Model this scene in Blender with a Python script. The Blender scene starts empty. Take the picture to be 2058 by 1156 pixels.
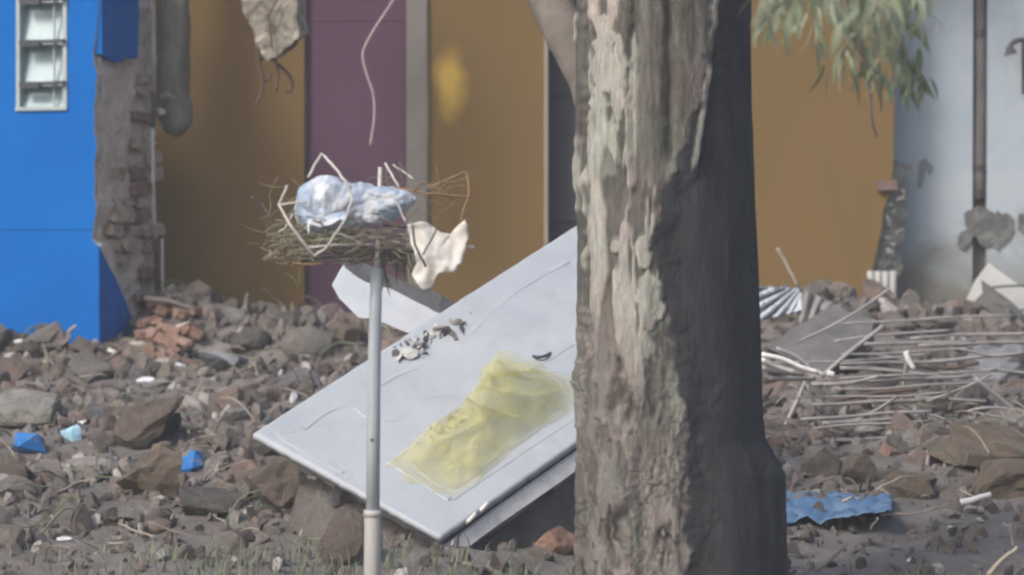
import bpy, bmesh, math, random
import numpy as np
from mathutils import Vector, Matrix, Euler, noise as MN

C = bpy.context.scene.collection
SC = bpy.context.scene
RNG = random.Random(11)
R = math.radians

# ------------------------------------------------------------------ camera
T = 0.105                       # tan of half the horizontal angle (long lens)
PITCH = R(2.0)
HAZE = 0.0032                    # density of the haze added to lift the dark tones
CZ = 1.5
cam_d = bpy.data.cameras.new('camera')
cam = bpy.data.objects.new('camera', cam_d)
C.objects.link(cam)
cam.location = (0, 0, CZ)
cam.rotation_euler = (math.pi / 2 - PITCH, 0, 0)
cam_d.sensor_width = 36
cam_d.lens = 18 / T
cam_d.clip_start = 0.1
cam_d.clip_end = 2000
cam_d.dof.use_dof = True
cam_d.dof.focus_distance = 14.9
cam_d.dof.aperture_fstop = 4.6
SC.camera = cam

# ------------------------------------------------------------------ world and sun (overcast daylight)
SUN_EL, SUN_AZ = R(40), R(223)          # azimuth clockwise from +Y: behind the camera, to the left
w = bpy.data.worlds.new('World')
SC.world = w
w.use_nodes = True
nt = w.node_tree
bg = nt.nodes['Background']
sky = nt.nodes.new('ShaderNodeTexSky')
sky.sky_type = 'NISHITA'
sky.sun_disc = False
sky.sun_elevation = SUN_EL
sky.sun_rotation = SUN_AZ
sky.dust_density = 4.0
sky.air_density = 1.0
sky.ozone_density = 1.0
nt.links.new(sky.outputs[0], bg.inputs[0])
bg.inputs[1].default_value = 0.112
sun_d = bpy.data.lights.new('sun', 'SUN')
sun_d.energy = 1.3
sun_d.angle = R(14)
sun_d.color = (1.0, 0.95, 0.88)
sun = bpy.data.objects.new('sun', sun_d)
C.objects.link(sun)
sdir = Vector((math.sin(SUN_AZ) * math.cos(SUN_EL), math.cos(SUN_AZ) * math.cos(SUN_EL), math.sin(SUN_EL)))
sun.rotation_euler = sdir.to_track_quat('Z', 'Y').to_euler()
SC.view_settings.view_transform = 'Standard'
SC.view_settings.look = 'None'
SC.view_settings.exposure = 0.85
SC.view_settings.gamma = 1.0
SC.view_settings.use_curve_mapping = False
SC.render.engine = 'CYCLES'
SC.cycles.filter_width = 2.3

# ------------------------------------------------------------------ helpers
def ray(px, py):
    u = -(py - 578) / 1029 * T
    return Vector(((px - 1029) / 1029 * T, math.cos(PITCH) + u * math.sin(PITCH), -math.sin(PITCH) + u * math.cos(PITCH)))

def at(px, py, Y):
    d = ray(px, py)
    return Vector((0, 0, CZ)) + d * (Y / d.y)

def px_of(p):
    """pixel of a world point (only used to read where the bark of the trunk changes)"""
    v = Vector(p) - Vector((0, 0, CZ))
    f = v.y * math.cos(PITCH) - v.z * math.sin(PITCH)
    u = v.y * math.sin(PITCH) + v.z * math.cos(PITCH)
    return 1029 + v.x / f / T * 1029, 578 - u / f / T * 1029

def sm(a, b, x):
    t = max(0.0, min(1.0, (x - a) / (b - a)))
    return t * t * (3 - 2 * t)

WO = {}          # world origin of every object (none of the parents is rotated)

def props(o, label=None, cat=None, group=None, kind=None):
    if label: o['label'] = label
    if cat: o['category'] = cat
    if group: o['group'] = group
    if kind: o['kind'] = kind
    return o

def root(name, loc, label, cat, group=None):
    o = bpy.data.objects.new(name, None)
    o.empty_display_size = 0.1
    C.objects.link(o)
    o.location = loc
    WO[o] = Vector(loc)
    return props(o, label, cat, group)

def link(name, me, loc, parent=None, rot=None, scale=None):
    o = bpy.data.objects.new(name, me)
    C.objects.link(o)
    WO[o] = Vector(loc)
    if parent is not None:
        o.parent = parent
        o.location = Vector(loc) - WO[parent]
    else:
        o.location = loc
    if rot is not None: o.rotation_euler = rot
    if scale is not None: o.scale = scale
    return o

def mk(name, V, F, mat, parent=None, smooth=False, origin=None):
    V = np.array([tuple(v) for v in V], dtype=float)
    if origin is None:
        lo, hi = V.min(0), V.max(0)
        origin = np.array([(lo[0] + hi[0]) / 2, (lo[1] + hi[1]) / 2, lo[2]])
    origin = np.array(tuple(origin))
    me = bpy.data.meshes.new(name)
    me.from_pydata((V - origin).tolist(), [], F)
    if smooth:
        me.polygons.foreach_set('use_smooth', [True] * len(me.polygons))
    me.update()
    if mat: me.materials.append(mat)
    return link(name, me, Vector(origin), parent)

def from_bm(name, bm, mat, parent=None, smooth=False, origin=None):
    bm.verts.ensure_lookup_table()
    for i, v in enumerate(bm.verts): v.index = i
    V = [v.co.copy() for v in bm.verts]
    F = [[v.index for v in f.verts] for f in bm.faces]
    bm.free()
    return mk(name, V, F, mat, parent, smooth, origin)

class MB:
    def __init__(s): s.V, s.F = [], []
    def add(s, V, F):
        n = len(s.V)
        s.V += [tuple(v) for v in V]
        s.F += [[i + n for i in f] for f in F]
        return s
    def tube(s, pts, r, n=8, cap=True):
        V, F = tube_vf(pts, r, n, cap)
        return s.add(V, F)
    def box(s, lo, hi):
        (a, b, c), (d, e, f) = lo, hi
        return s.add([(a, b, c), (d, b, c), (d, e, c), (a, e, c), (a, b, f), (d, b, f), (d, e, f), (a, e, f)],
                     [[0, 3, 2, 1], [4, 5, 6, 7], [0, 1, 5, 4], [1, 2, 6, 5], [2, 3, 7, 6], [3, 0, 4, 7]])
    def build(s, name, mat, parent=None, smooth=False, origin=None):
        return mk(name, s.V, s.F, mat, parent, smooth, origin)

def tube_vf(pts, r, n=8, cap=True):
    pts = [Vector(p) for p in pts]
    rs = r if isinstance(r, (list, tuple)) else [r] * len(pts)
    V, F = [], []
    up = Vector((0.13, 0.31, 0.94))
    for i, p in enumerate(pts):
        t = (pts[min(i + 1, len(pts) - 1)] - pts[max(i - 1, 0)])
        if t.length < 1e-9: t = Vector((0, 0, 1))
        t.normalize()
        if abs(t.dot(up)) > 0.97: up = Vector((0.9, 0.3, 0.1))
        a = t.cross(up).normalized()
        b = a.cross(t).normalized()
        up = b
        for k in range(n):
            q = 2 * math.pi * k / n
            V.append(p + (a * math.cos(q) + b * math.sin(q)) * rs[i])
    for i in range(len(pts) - 1):
        for k in range(n):
            k2 = (k + 1) % n
            F.append([i * n + k, i * n + k2, (i + 1) * n + k2, (i + 1) * n + k])
    if cap:
        F.append(list(range(n))[::-1])
        F.append([(len(pts) - 1) * n + k for k in range(n)])
    return V, F

def curve(pts, k=6):
    """Catmull-Rom through the points"""
    P = [Vector(p) for p in pts]
    P = [P[0] * 2 - P[1]] + P + [P[-1] * 2 - P[-2]]
    out = []
    for i in range(1, len(P) - 2):
        a, b, c, d = P[i - 1:i + 3]
        for j in range(k):
            t = j / k
            out.append(0.5 * ((2 * b) + (c - a) * t + (2 * a - 5 * b + 4 * c - d) * t * t + (3 * b - a - 3 * c + d) * t ** 3))
    out.append(P[-2])
    return out

def pxs(lst, Y):
    return [at(p[0], p[1], p[2] if len(p) > 2 else Y) for p in lst]

def rough_outline(P, step, amp, seed):
    """subdivide a closed outline and jitter it, so that a broken edge reads as broken"""
    rg = random.Random(seed)
    out = []
    n = len(P)
    for i in range(n):
        a, b = P[i], P[(i + 1) % n]
        m = max(1, int((b - a).length / step))
        for j in range(m):
            q = a.lerp(b, j / m)
            q = q + Vector((rg.uniform(-1, 1), rg.uniform(-.1, .1), rg.uniform(-1, 1))) * amp * (0.4 if j == 0 else 1)
            out.append(q)
    return out

def prism(name, P, thick, mat, parent=None, bevel=0.004, step=0.06, amp=0.006, seed=1, flat=False):
    """broken flat piece: outline P (world points), pushed along the vector thick, edges jittered and bevelled"""
    P0 = [Vector(p) for p in P]
    P = rough_outline(P0, step, amp, seed)
    if flat:                       # keep the broken outline in one plane
        A_ = np.array([[p.x, p.z, 1] for p in P0]); k_ = np.linalg.lstsq(A_, np.array([p.y for p in P0]), rcond=None)[0]
        for p in P: p.y = k_[0] * p.x + k_[1] * p.z + k_[2]
    bm = bmesh.new()
    thick = Vector(thick)
    rg = random.Random(seed + 5)
    a = [bm.verts.new(p) for p in P]
    b = [bm.verts.new(p + thick * rg.uniform(0.85, 1.1)) for p in P]
    n = len(P)
    bm.faces.new(a)
    bm.faces.new(b[::-1])
    for i in range(n):
        bm.faces.new([a[i], b[i], b[(i + 1) % n], a[(i + 1) % n]])
    bmesh.ops.triangulate(bm, faces=[f for f in bm.faces if len(f.verts) > 4])
    bmesh.ops.recalc_face_normals(bm, faces=bm.faces)
    return from_bm(name, bm, mat, parent)

# ------------------------------------------------------------------ materials
def new_mat(name):
    m = bpy.data.materials.new(name)
    m.use_nodes = True
    nt = m.node_tree
    return m, nt, nt.nodes['Principled BSDF']

def ramp(nt, stops, src):
    r = nt.nodes.new('ShaderNodeValToRGB')
    e = r.color_ramp.elements
    while len(e) < len(stops): e.new(0.5)
    for i, (p, c) in enumerate(stops):
        e[i].position = p
        e[i].color = (*c, 1) if len(c) == 3 else c
    nt.links.new(src, r.inputs[0])
    return r

def noise_node(nt, vec, scale, detail=6, rough=0.6, dist=0.0, stretch=None):
    n = nt.nodes.new('ShaderNodeTexNoise')
    n.inputs['Scale'].default_value = scale
    n.inputs['Detail'].default_value = detail
    n.inputs['Roughness'].default_value = rough
    n.inputs['Distortion'].default_value = dist
    if stretch:
        mp = nt.nodes.new('ShaderNodeMapping')
        mp.inputs['Scale'].default_value = stretch
        nt.links.new(vec, mp.inputs['Vector'])
        vec = mp.outputs[0]
    nt.links.new(vec, n.inputs['Vector'])
    return n

def coords(nt, world=False):
    if world:
        return nt.nodes.new('ShaderNodeNewGeometry').outputs['Position']
    return nt.nodes.new('ShaderNodeTexCoord').outputs['Object']

def add_bump(nt, b, src, strength, dist, normal=None):
    bp = nt.nodes.new('ShaderNodeBump')
    bp.inputs['Strength'].default_value = strength
    bp.inputs['Distance'].default_value = dist
    nt.links.new(src, bp.inputs['Height'])
    if normal is not None: nt.links.new(normal, bp.inputs['Normal'])
    nt.links.new(bp.outputs[0], b.inputs['Normal'])
    return bp.outputs[0]

def surf(name, stops, scale=6, rough=0.85, bump=0.4, bscale=40, bdist=0.01, detail=8, world=True, stretch=None, dist=0.3, metal=0.0, spec=0.3):
    m, nt, b = new_mat(name)
    v = coords(nt, world)
    n = noise_node(nt, v, scale, detail, 0.65, dist, stretch)
    r = ramp(nt, stops, n.outputs['Fac'])
    nt.links.new(r.outputs[0], b.inputs['Base Color'])
    b.inputs['Roughness'].default_value = rough
    b.inputs['Metallic'].default_value = metal
    b.inputs['Specular IOR Level'].default_value = spec
    if bump:
        n2 = noise_node(nt, v, bscale, 8, 0.7, 0.2, stretch)
        add_bump(nt, b, n2.outputs['Fac'], bump, bdist)
    return m

def mixrgb(nt, fac, a, b_, mode='MIX'):
    mx = nt.nodes.new('ShaderNodeMix')
    mx.data_type = 'RGBA'
    mx.blend_type = mode
    for s, val in ((0, fac), (6, a), (7, b_)):
        if isinstance(val, (int, float)): mx.inputs[s].default_value = val
        elif isinstance(val, tuple): mx.inputs[s].default_value = (*val, 1)
        else: nt.links.new(val, mx.inputs[s])
    return mx.outputs[2]

M = {}
M['blue'] = surf('blue_paint', [(0.25, (0.001, 0.098, 0.375)), (0.5, (0.001, 0.112, 0.41)), (0.8, (0.003, 0.128, 0.43))], 2.2, 0.9, 0.2, 60, 0.004, spec=0.05)
M['ochre'] = None
M['purple'] = surf('purple_paint', [(0.3, (0.088, 0.045, 0.078)), (0.7, (0.104, 0.053, 0.092))], 2.5, 0.75, 0.1, 50, 0.003)
M['grey_plaster'] = surf('grey_plaster', [(0.3, (0.185, 0.17, 0.155)), (0.7, (0.235, 0.215, 0.20))], 5, 0.9, 0.3, 50, 0.006)
M['jamb'] = surf('jamb_paint', [(0.3, (0.26, 0.22, 0.175)), (0.7, (0.30, 0.26, 0.215))], 5, 0.8, 0.1, 50, 0.003)
M['dark_door'] = surf('dark_door_paint', [(0.3, (0.042, 0.044, 0.054)), (0.7, (0.055, 0.057, 0.068))], 4, 0.6, 0.1, 40, 0.003)
M['masonry'] = surf('rough_mortar', [(0.2, (0.32, 0.265, 0.225)), (0.5, (0.60, 0.51, 0.445)), (0.8, (0.76, 0.68, 0.61))], 9, 0.95, 0.9, 45, 0.02, stretch=(1, 1, 0.45))
M['stone'] = surf('wall_stone', [(0.2, (0.22, 0.165, 0.13)), (0.5, (0.40, 0.305, 0.245)), (0.8, (0.54, 0.44, 0.375))], 14, 0.95, 0.8, 60, 0.012)
M['brick_red'] = surf('brick_red', [(0.25, (0.14, 0.085, 0.065)), (0.55, (0.235, 0.15, 0.12)), (0.8, (0.30, 0.24, 0.215))], 16, 0.95, 0.7, 70, 0.008)
M['concrete'] = surf('concrete', [(0.2, (0.14, 0.135, 0.13)), (0.5, (0.24, 0.23, 0.22)), (0.8, (0.34, 0.33, 0.32))], 10, 0.92, 0.7, 60, 0.01)
M['concrete_dark'] = surf('concrete_dark', [(0.25, (0.085, 0.085, 0.088)), (0.75, (0.17, 0.165, 0.165))], 9, 0.92, 0.7, 50, 0.012)
M['concrete_pale'] = surf('concrete_pale', [(0.25, (0.30, 0.30, 0.29)), (0.55, (0.44, 0.44, 0.43)), (0.8, (0.55, 0.54, 0.52))], 9, 0.9, 0.5, 50, 0.008)
def slab_paint():
    m, nt, b = new_mat('white_paint_slab')
    v = coords(nt, True)
    n = noise_node(nt, v, 3.0, 8, 0.65, 0.6)
    r = ramp(nt, [(0.2, (0.29, 0.32, 0.362)), (0.5, (0.34, 0.372, 0.412)), (0.8, (0.39, 0.418, 0.455))], n.outputs['Fac'])
    n2 = noise_node(nt, v, 7, 10, 0.78, 1.2)
    f2 = ramp(nt, [(0.52, (0, 0, 0)), (0.78, (0.75, 0.75, 0.75))], n2.outputs['Fac'])
    col = mixrgb(nt, f2.outputs[0], r.outputs[0], (0.24, 0.265, 0.295))
    n3 = noise_node(nt, v, 26, 8, 0.8, 2.2)
    f3 = ramp(nt, [(0.66, (0, 0, 0)), (0.72, (0.85, 0.85, 0.85))], n3.outputs['Fac'])
    col = mixrgb(nt, f3.outputs[0], col, (0.20, 0.185, 0.17))
    nt.links.new(col, b.inputs['Base Color'])
    b.inputs['Roughness'].default_value = 0.6
    n6 = noise_node(nt, v, 24, 8, 0.7)
    add_bump(nt, b, n6.outputs['Fac'], 0.25, 0.004)
    return m
M['white_paint'] = None
M['moulding'] = surf('painted_moulding', [(0.2, (0.29, 0.32, 0.362)), (0.8, (0.39, 0.418, 0.455))], 6, 0.6, 0.1, 40, 0.002)
M['white_plaster'] = surf('white_plaster', [(0.2, (0.46, 0.49, 0.52)), (0.6, (0.58, 0.61, 0.64))], 8, 0.8, 0.3, 50, 0.005)
M['strip'] = surf('pale_strip', [(0.2, (0.50, 0.49, 0.47)), (0.6, (0.74, 0.73, 0.71))], 20, 0.6, 0.3, 60, 0.004)
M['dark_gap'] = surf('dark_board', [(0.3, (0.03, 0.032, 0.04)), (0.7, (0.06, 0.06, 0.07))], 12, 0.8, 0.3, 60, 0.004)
M['rebar'] = surf('rebar_steel', [(0.25, (0.17, 0.16, 0.156)), (0.6, (0.31, 0.30, 0.295)), (0.85, (0.41, 0.395, 0.385))], 12, 0.6, 0.4, 160, 0.003, metal=0.25)
M['rebar_rust'] = surf('rebar_rust', [(0.25, (0.05, 0.035, 0.028)), (0.7, (0.12, 0.085, 0.065))], 20, 0.8, 0.4, 160, 0.003)
M['rust_wire'] = surf('rust_wire', [(0.25, (0.16, 0.09, 0.05)), (0.7, (0.28, 0.18, 0.11))], 20, 0.8, 0.3, 160, 0.002)
M['pale_wire'] = surf('pale_wire', [(0.25, (0.34, 0.33, 0.31)), (0.7, (0.55, 0.52, 0.50))], 20, 0.5, 0.2, 160, 0.002)
M['dark_wire'] = surf('dark_wire', [(0.25, (0.04, 0.04, 0.042)), (0.7, (0.09, 0.085, 0.085))], 20, 0.7, 0.2, 160, 0.002)
M['pole'] = surf('pole_metal', [(0.2, (0.26, 0.29, 0.32)), (0.5, (0.37, 0.41, 0.44)), (0.8, (0.48, 0.51, 0.54))], 6, 0.5, 0.15, 40, 0.002, stretch=(8, 8, 0.6), metal=0.1)
M['sleeve'] = surf('pole_sleeve', [(0.2, (0.28, 0.28, 0.27)), (0.5, (0.40, 0.40, 0.385)), (0.8, (0.50, 0.50, 0.48))], 6, 0.6, 0.2, 40, 0.002, stretch=(10, 10, 0.6))
M['glass_pane'] = surf('obscured_glass', [(0.3, (0.22, 0.33, 0.37)), (0.7, (0.32, 0.43, 0.46))], 10, 0.35, 0.2, 60, 0.002, spec=0.5)
M['win_frame'] = surf('window_frame', [(0.3, (0.28, 0.34, 0.355)), (0.7, (0.40, 0.45, 0.46))], 10, 0.6, 0.1, 60, 0.002)
M['clip'] = surf('louvre_clip', [(0.3, (0.035, 0.04, 0.05)), (0.7, (0.06, 0.065, 0.075))], 10, 0.5, 0.1, 60, 0.002)
M['blue_tarp'] = surf('blue_tarp', [(0.25, (0.045, 0.10, 0.20)), (0.5, (0.085, 0.165, 0.29)), (0.66, (0.16, 0.25, 0.36)), (0.8, (0.33, 0.38, 0.45))], 7, 0.45, 0.5, 25, 0.01)
M['silver'] = surf('silver_sheet', [(0.25, (0.30, 0.34, 0.38)), (0.6, (0.52, 0.55, 0.60)), (0.85, (0.66, 0.68, 0.7))], 8, 0.4, 0.2, 40, 0.004)
M['pale_blue'] = surf('pale_blue_plastic', [(0.25, (0.20, 0.42, 0.58)), (0.7, (0.42, 0.62, 0.74))], 14, 0.5, 0.3, 60, 0.004)
M['blue_chip'] = surf('blue_painted_chip', [(0.25, (0.012, 0.11, 0.36)), (0.50, (0.02, 0.16, 0.47)), (0.55, (0.17, 0.175, 0.19))], 13, 0.7, 0.4, 50, 0.006)
M['rag'] = surf('pale_rag', [(0.25, (0.46, 0.435, 0.40)), (0.6, (0.64, 0.62, 0.585)), (0.85, (0.72, 0.705, 0.68))], 16, 0.9, 0.4, 60, 0.006)
M['dry'] = surf('dry_stalks', [(0.2, (0.085, 0.08, 0.055)), (0.5, (0.19, 0.18, 0.125)), (0.8, (0.36, 0.33, 0.24))], 25, 0.9, 0, world=True)
M['grass'] = surf('dull_grass', [(0.2, (0.07, 0.085, 0.055)), (0.5, (0.13, 0.155, 0.10)), (0.8, (0.27, 0.28, 0.20))], 9, 0.8, 0)
M['stick'] = surf('dry_wood', [(0.2, (0.18, 0.15, 0.12)), (0.7, (0.40, 0.35, 0.30))], 18, 0.9, 0.4, 90, 0.003)
M['clay'] = surf('clay_soil', [(0.2, (0.15, 0.115, 0.085)), (0.5, (0.24, 0.185, 0.14)), (0.8, (0.32, 0.25, 0.205))], 7, 0.95, 0.8, 40, 0.015)
M['dead_branch'] = surf('branch_bark', [(0.2, (0.09, 0.08, 0.07)), (0.7, (0.20, 0.18, 0.165))], 12, 0.9, 0.5, 60, 0.005)

M['white_paint'] = slab_paint()

# ochre wall with a yellow reflected glow painted into its colour and faint bands of repainting
def ochre():
    m, nt, b = new_mat('ochre_paint')
    v = coords(nt, True)
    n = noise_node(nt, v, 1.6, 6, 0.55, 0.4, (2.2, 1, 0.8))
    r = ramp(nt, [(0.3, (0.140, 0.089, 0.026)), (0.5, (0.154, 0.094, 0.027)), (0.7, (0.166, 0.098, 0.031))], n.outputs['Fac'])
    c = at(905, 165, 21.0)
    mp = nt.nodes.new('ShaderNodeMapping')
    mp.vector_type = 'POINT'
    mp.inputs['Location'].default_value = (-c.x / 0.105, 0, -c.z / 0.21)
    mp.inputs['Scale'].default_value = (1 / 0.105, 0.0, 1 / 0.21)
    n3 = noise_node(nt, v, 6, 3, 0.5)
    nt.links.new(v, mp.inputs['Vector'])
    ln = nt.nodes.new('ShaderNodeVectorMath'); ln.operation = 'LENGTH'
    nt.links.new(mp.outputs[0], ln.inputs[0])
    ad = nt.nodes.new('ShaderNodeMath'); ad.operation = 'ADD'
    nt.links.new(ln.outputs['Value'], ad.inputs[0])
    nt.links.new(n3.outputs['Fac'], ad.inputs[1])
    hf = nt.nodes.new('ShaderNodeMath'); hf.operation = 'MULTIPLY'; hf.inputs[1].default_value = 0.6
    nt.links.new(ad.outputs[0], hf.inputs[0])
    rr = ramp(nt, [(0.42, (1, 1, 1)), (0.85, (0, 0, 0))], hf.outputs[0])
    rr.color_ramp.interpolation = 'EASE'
    col = mixrgb(nt, rr.outputs[0], r.outputs[0], (0.47, 0.31, 0.055))  # blends the painted glow into the wall colour
    nt.links.new(col, b.inputs['Base Color'])
    b.inputs['Roughness'].default_value = 0.75
    n2 = noise_node(nt, v, 50, 6, 0.6)
    add_bump(nt, b, n2.outputs['Fac'], 0.12, 0.004)
    return m
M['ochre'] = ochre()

# weathered blue-grey wall: brown and green stains rise from its foot
def pale_wall():
    m, nt, b = new_mat('weathered_wall')
    v = coords(nt, True)
    n = noise_node(nt, v, 2.0, 7, 0.6, 0.5)
    r = ramp(nt, [(0.3, (0.30, 0.355, 0.41)), (0.5, (0.36, 0.415, 0.465)), (0.7, (0.40, 0.44, 0.47))], n.outputs['Fac'])
    sx = nt.nodes.new('ShaderNodeSeparateXYZ')
    nt.links.new(v, sx.inputs[0])
    n2 = noise_node(nt, v, 2.6, 8, 0.68, 0.8)
    a = nt.nodes.new('ShaderNodeMath'); a.operation = 'MULTIPLY_ADD'
    a.inputs[1].default_value = 0.9
    nt.links.new(n2.outputs['Fac'], a.inputs[0])
    s = nt.nodes.new('ShaderNodeMath'); s.operation = 'SUBTRACT'
    s.inputs[0].default_value = 0.84
    nt.links.new(sx.outputs['Z'], s.inputs[1])
    nt.links.new(s.outputs[0], a.inputs[2])
    f = ramp(nt, [(0.22, (0, 0, 0)), (0.55, (1, 1, 1))], a.outputs[0])
    n3 = noise_node(nt, v, 3.4, 6, 0.6)
    st = ramp(nt, [(0.35, (0.175, 0.185, 0.155)), (0.55, (0.195, 0.18, 0.162)), (0.7, (0.165, 0.19, 0.165))], n3.outputs['Fac'])
    col = mixrgb(nt, f.outputs[0], r.outputs[0], st.outputs[0])
    n5 = noise_node(nt, v, 5, 8, 0.7, 0.6, (1, 1, 0.4))
    f5 = ramp(nt, [(0.58, (0, 0, 0)), (0.72, (0.6, 0.6, 0.6))], n5.outputs['Fac'])
    col = mixrgb(nt, f5.outputs[0], col, (0.24, 0.27, 0.30))
    nt.links.new(col, b.inputs['Base Color'])
    b.inputs['Roughness'].default_value = 0.9
    n4 = noise_node(nt, v, 30, 8, 0.65)
    add_bump(nt, b, n4.outputs['Fac'], 0.3, 0.008)
    return m
M['pale_wall'] = pale_wall()

# rubble: every chunk takes its own tone, dust and grain
def rubble():
    m, nt, b = new_mat('rubble')
    oi = nt.nodes.new('ShaderNodeObjectInfo')
    v = coords(nt, False)
    rs = nt.nodes.new('ShaderNodeVectorMath'); rs.operation = 'SCALE'; rs.inputs[3].default_value = 1.0
    nt.links.new(coords(nt, True), rs.inputs[0])
    n = noise_node(nt, rs.outputs[0], 15, 10, 0.78, 0.8)
    g = ramp(nt, [(0.22, (0.38, 0.37, 0.36)), (0.46, (0.85, 0.84, 0.83)), (0.56, (1.02, 1.0, 0.98)), (0.8, (1.75, 1.7, 1.64))], n.outputs['Fac'])
    col = mixrgb(nt, 1.0, oi.outputs['Color'], g.outputs[0], 'MULTIPLY')
    n3 = noise_node(nt, rs.outputs[0], 26, 8, 0.7, 0.4)
    f3 = ramp(nt, [(0.5, (0, 0, 0)), (0.66, (0.8, 0.8, 0.8))], n3.outputs['Fac'])
    col = mixrgb(nt, f3.outputs[0], col, (0.20, 0.187, 0.177))
    n4 = noise_node(nt, rs.outputs[0], 70, 6, 0.7)
    f4 = ramp(nt, [(0.6, (0, 0, 0)), (0.7, (0.7, 0.7, 0.7))], n4.outputs['Fac'])
    col = mixrgb(nt, f4.outputs[0], col, (0.36, 0.34, 0.32))
    nt.links.new(col, b.inputs['Base Color'])
    b.inputs['Roughness'].default_value = 0.95
    b.inputs['Specular IOR Level'].default_value = 0.15
    n2 = noise_node(nt, rs.outputs[0], 30, 10, 0.8)
    add_bump(nt, b, n2.outputs['Fac'], 1.0, 0.035)
    return m
M['rubble'] = rubble()

def gravel():
    m, nt, b = new_mat('fine_rubble')
    at_ = nt.nodes.new('ShaderNodeAttribute'); at_.attribute_name = 'tone'
    tone = ramp(nt, [(0.0, (0.11, 0.10, 0.096)), (0.35, (0.19, 0.172, 0.16)), (0.62, (0.265, 0.235, 0.218)), (0.76, (0.24, 0.185, 0.165)), (0.86, (0.19, 0.187, 0.195)), (0.94, (0.37, 0.35, 0.335)), (1.0, (0.58, 0.56, 0.54))], at_.outputs['Fac'])
    nt.links.new(tone.outputs[0], b.inputs['Base Color'])
    b.inputs['Roughness'].default_value = 0.95
    v = coords(nt, True)
    n3 = noise_node(nt, v, 30, 8, 0.75)
    g = ramp(nt, [(0.25, (0.55, 0.54, 0.53)), (0.5, (0.95, 0.94, 0.93)), (0.78, (1.5, 1.46, 1.42))], n3.outputs['Fac'])
    nt.links.new(mixrgb(nt, 1.0, tone.outputs[0], g.outputs[0], 'MULTIPLY'), b.inputs['Base Color'])
    n2 = noise_node(nt, v, 60, 8, 0.75)
    add_bump(nt, b, n2.outputs['Fac'], 1.0, 0.02)
    return m
M['gravel'] = gravel()

M['bare'] = surf('bare_masonry', [(0.25, (0.085, 0.088, 0.085)), (0.5, (0.155, 0.16, 0.157)), (0.75, (0.27, 0.28, 0.275))], 16, 0.95, 0.9, 50, 0.015)
M['panel'] = surf('pale_panel', [(0.25, (0.42, 0.44, 0.43)), (0.75, (0.60, 0.61, 0.60))], 6, 0.9, 0.3, 40, 0.006)
M['blue_grey'] = surf('blue_grey_concrete', [(0.25, (0.15, 0.155, 0.175)), (0.55, (0.25, 0.26, 0.29)), (0.8, (0.36, 0.37, 0.40))], 14, 0.92, 1.0, 40, 0.02)
M['brick_old'] = surf('old_brick', [(0.25, (0.12, 0.085, 0.075)), (0.75, (0.21, 0.155, 0.14))], 16, 0.95, 0.7, 70, 0.008)
M['stump'] = surf('stained_stump', [(0.28, (0.10, 0.095, 0.08)), (0.5, (0.21, 0.20, 0.17)), (0.75, (0.32, 0.30, 0.265))], 12, 0.95, 1.0, 40, 0.02, stretch=(1, 1, .4))
M['scar'] = surf('plaster_scar', [(0.25, (0.17, 0.185, 0.195)), (0.75, (0.27, 0.29, 0.305))], 16, 0.95, 0.5, 50, 0.01)
M['corner'] = surf('weathered_corner', [(0.25, (0.17, 0.17, 0.155)), (0.5, (0.28, 0.28, 0.26)), (0.75, (0.38, 0.38, 0.355))], 14, 0.95, 1.0, 40, 0.02)
M['beam'] = surf('stained_beam', [(0.3, (0.09, 0.078, 0.062)), (0.5, (0.27, 0.245, 0.205)), (0.72, (0.46, 0.43, 0.37))], 14, 0.92, 0.9, 40, 0.015, dist=1.2)
M['soil'] = surf('dusty_soil', [(0.25, (0.12, 0.11, 0.103)), (0.5, (0.20, 0.185, 0.175)), (0.75, (0.27, 0.252, 0.24))], 5, 0.97, 1.0, 28, 0.03)

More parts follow.
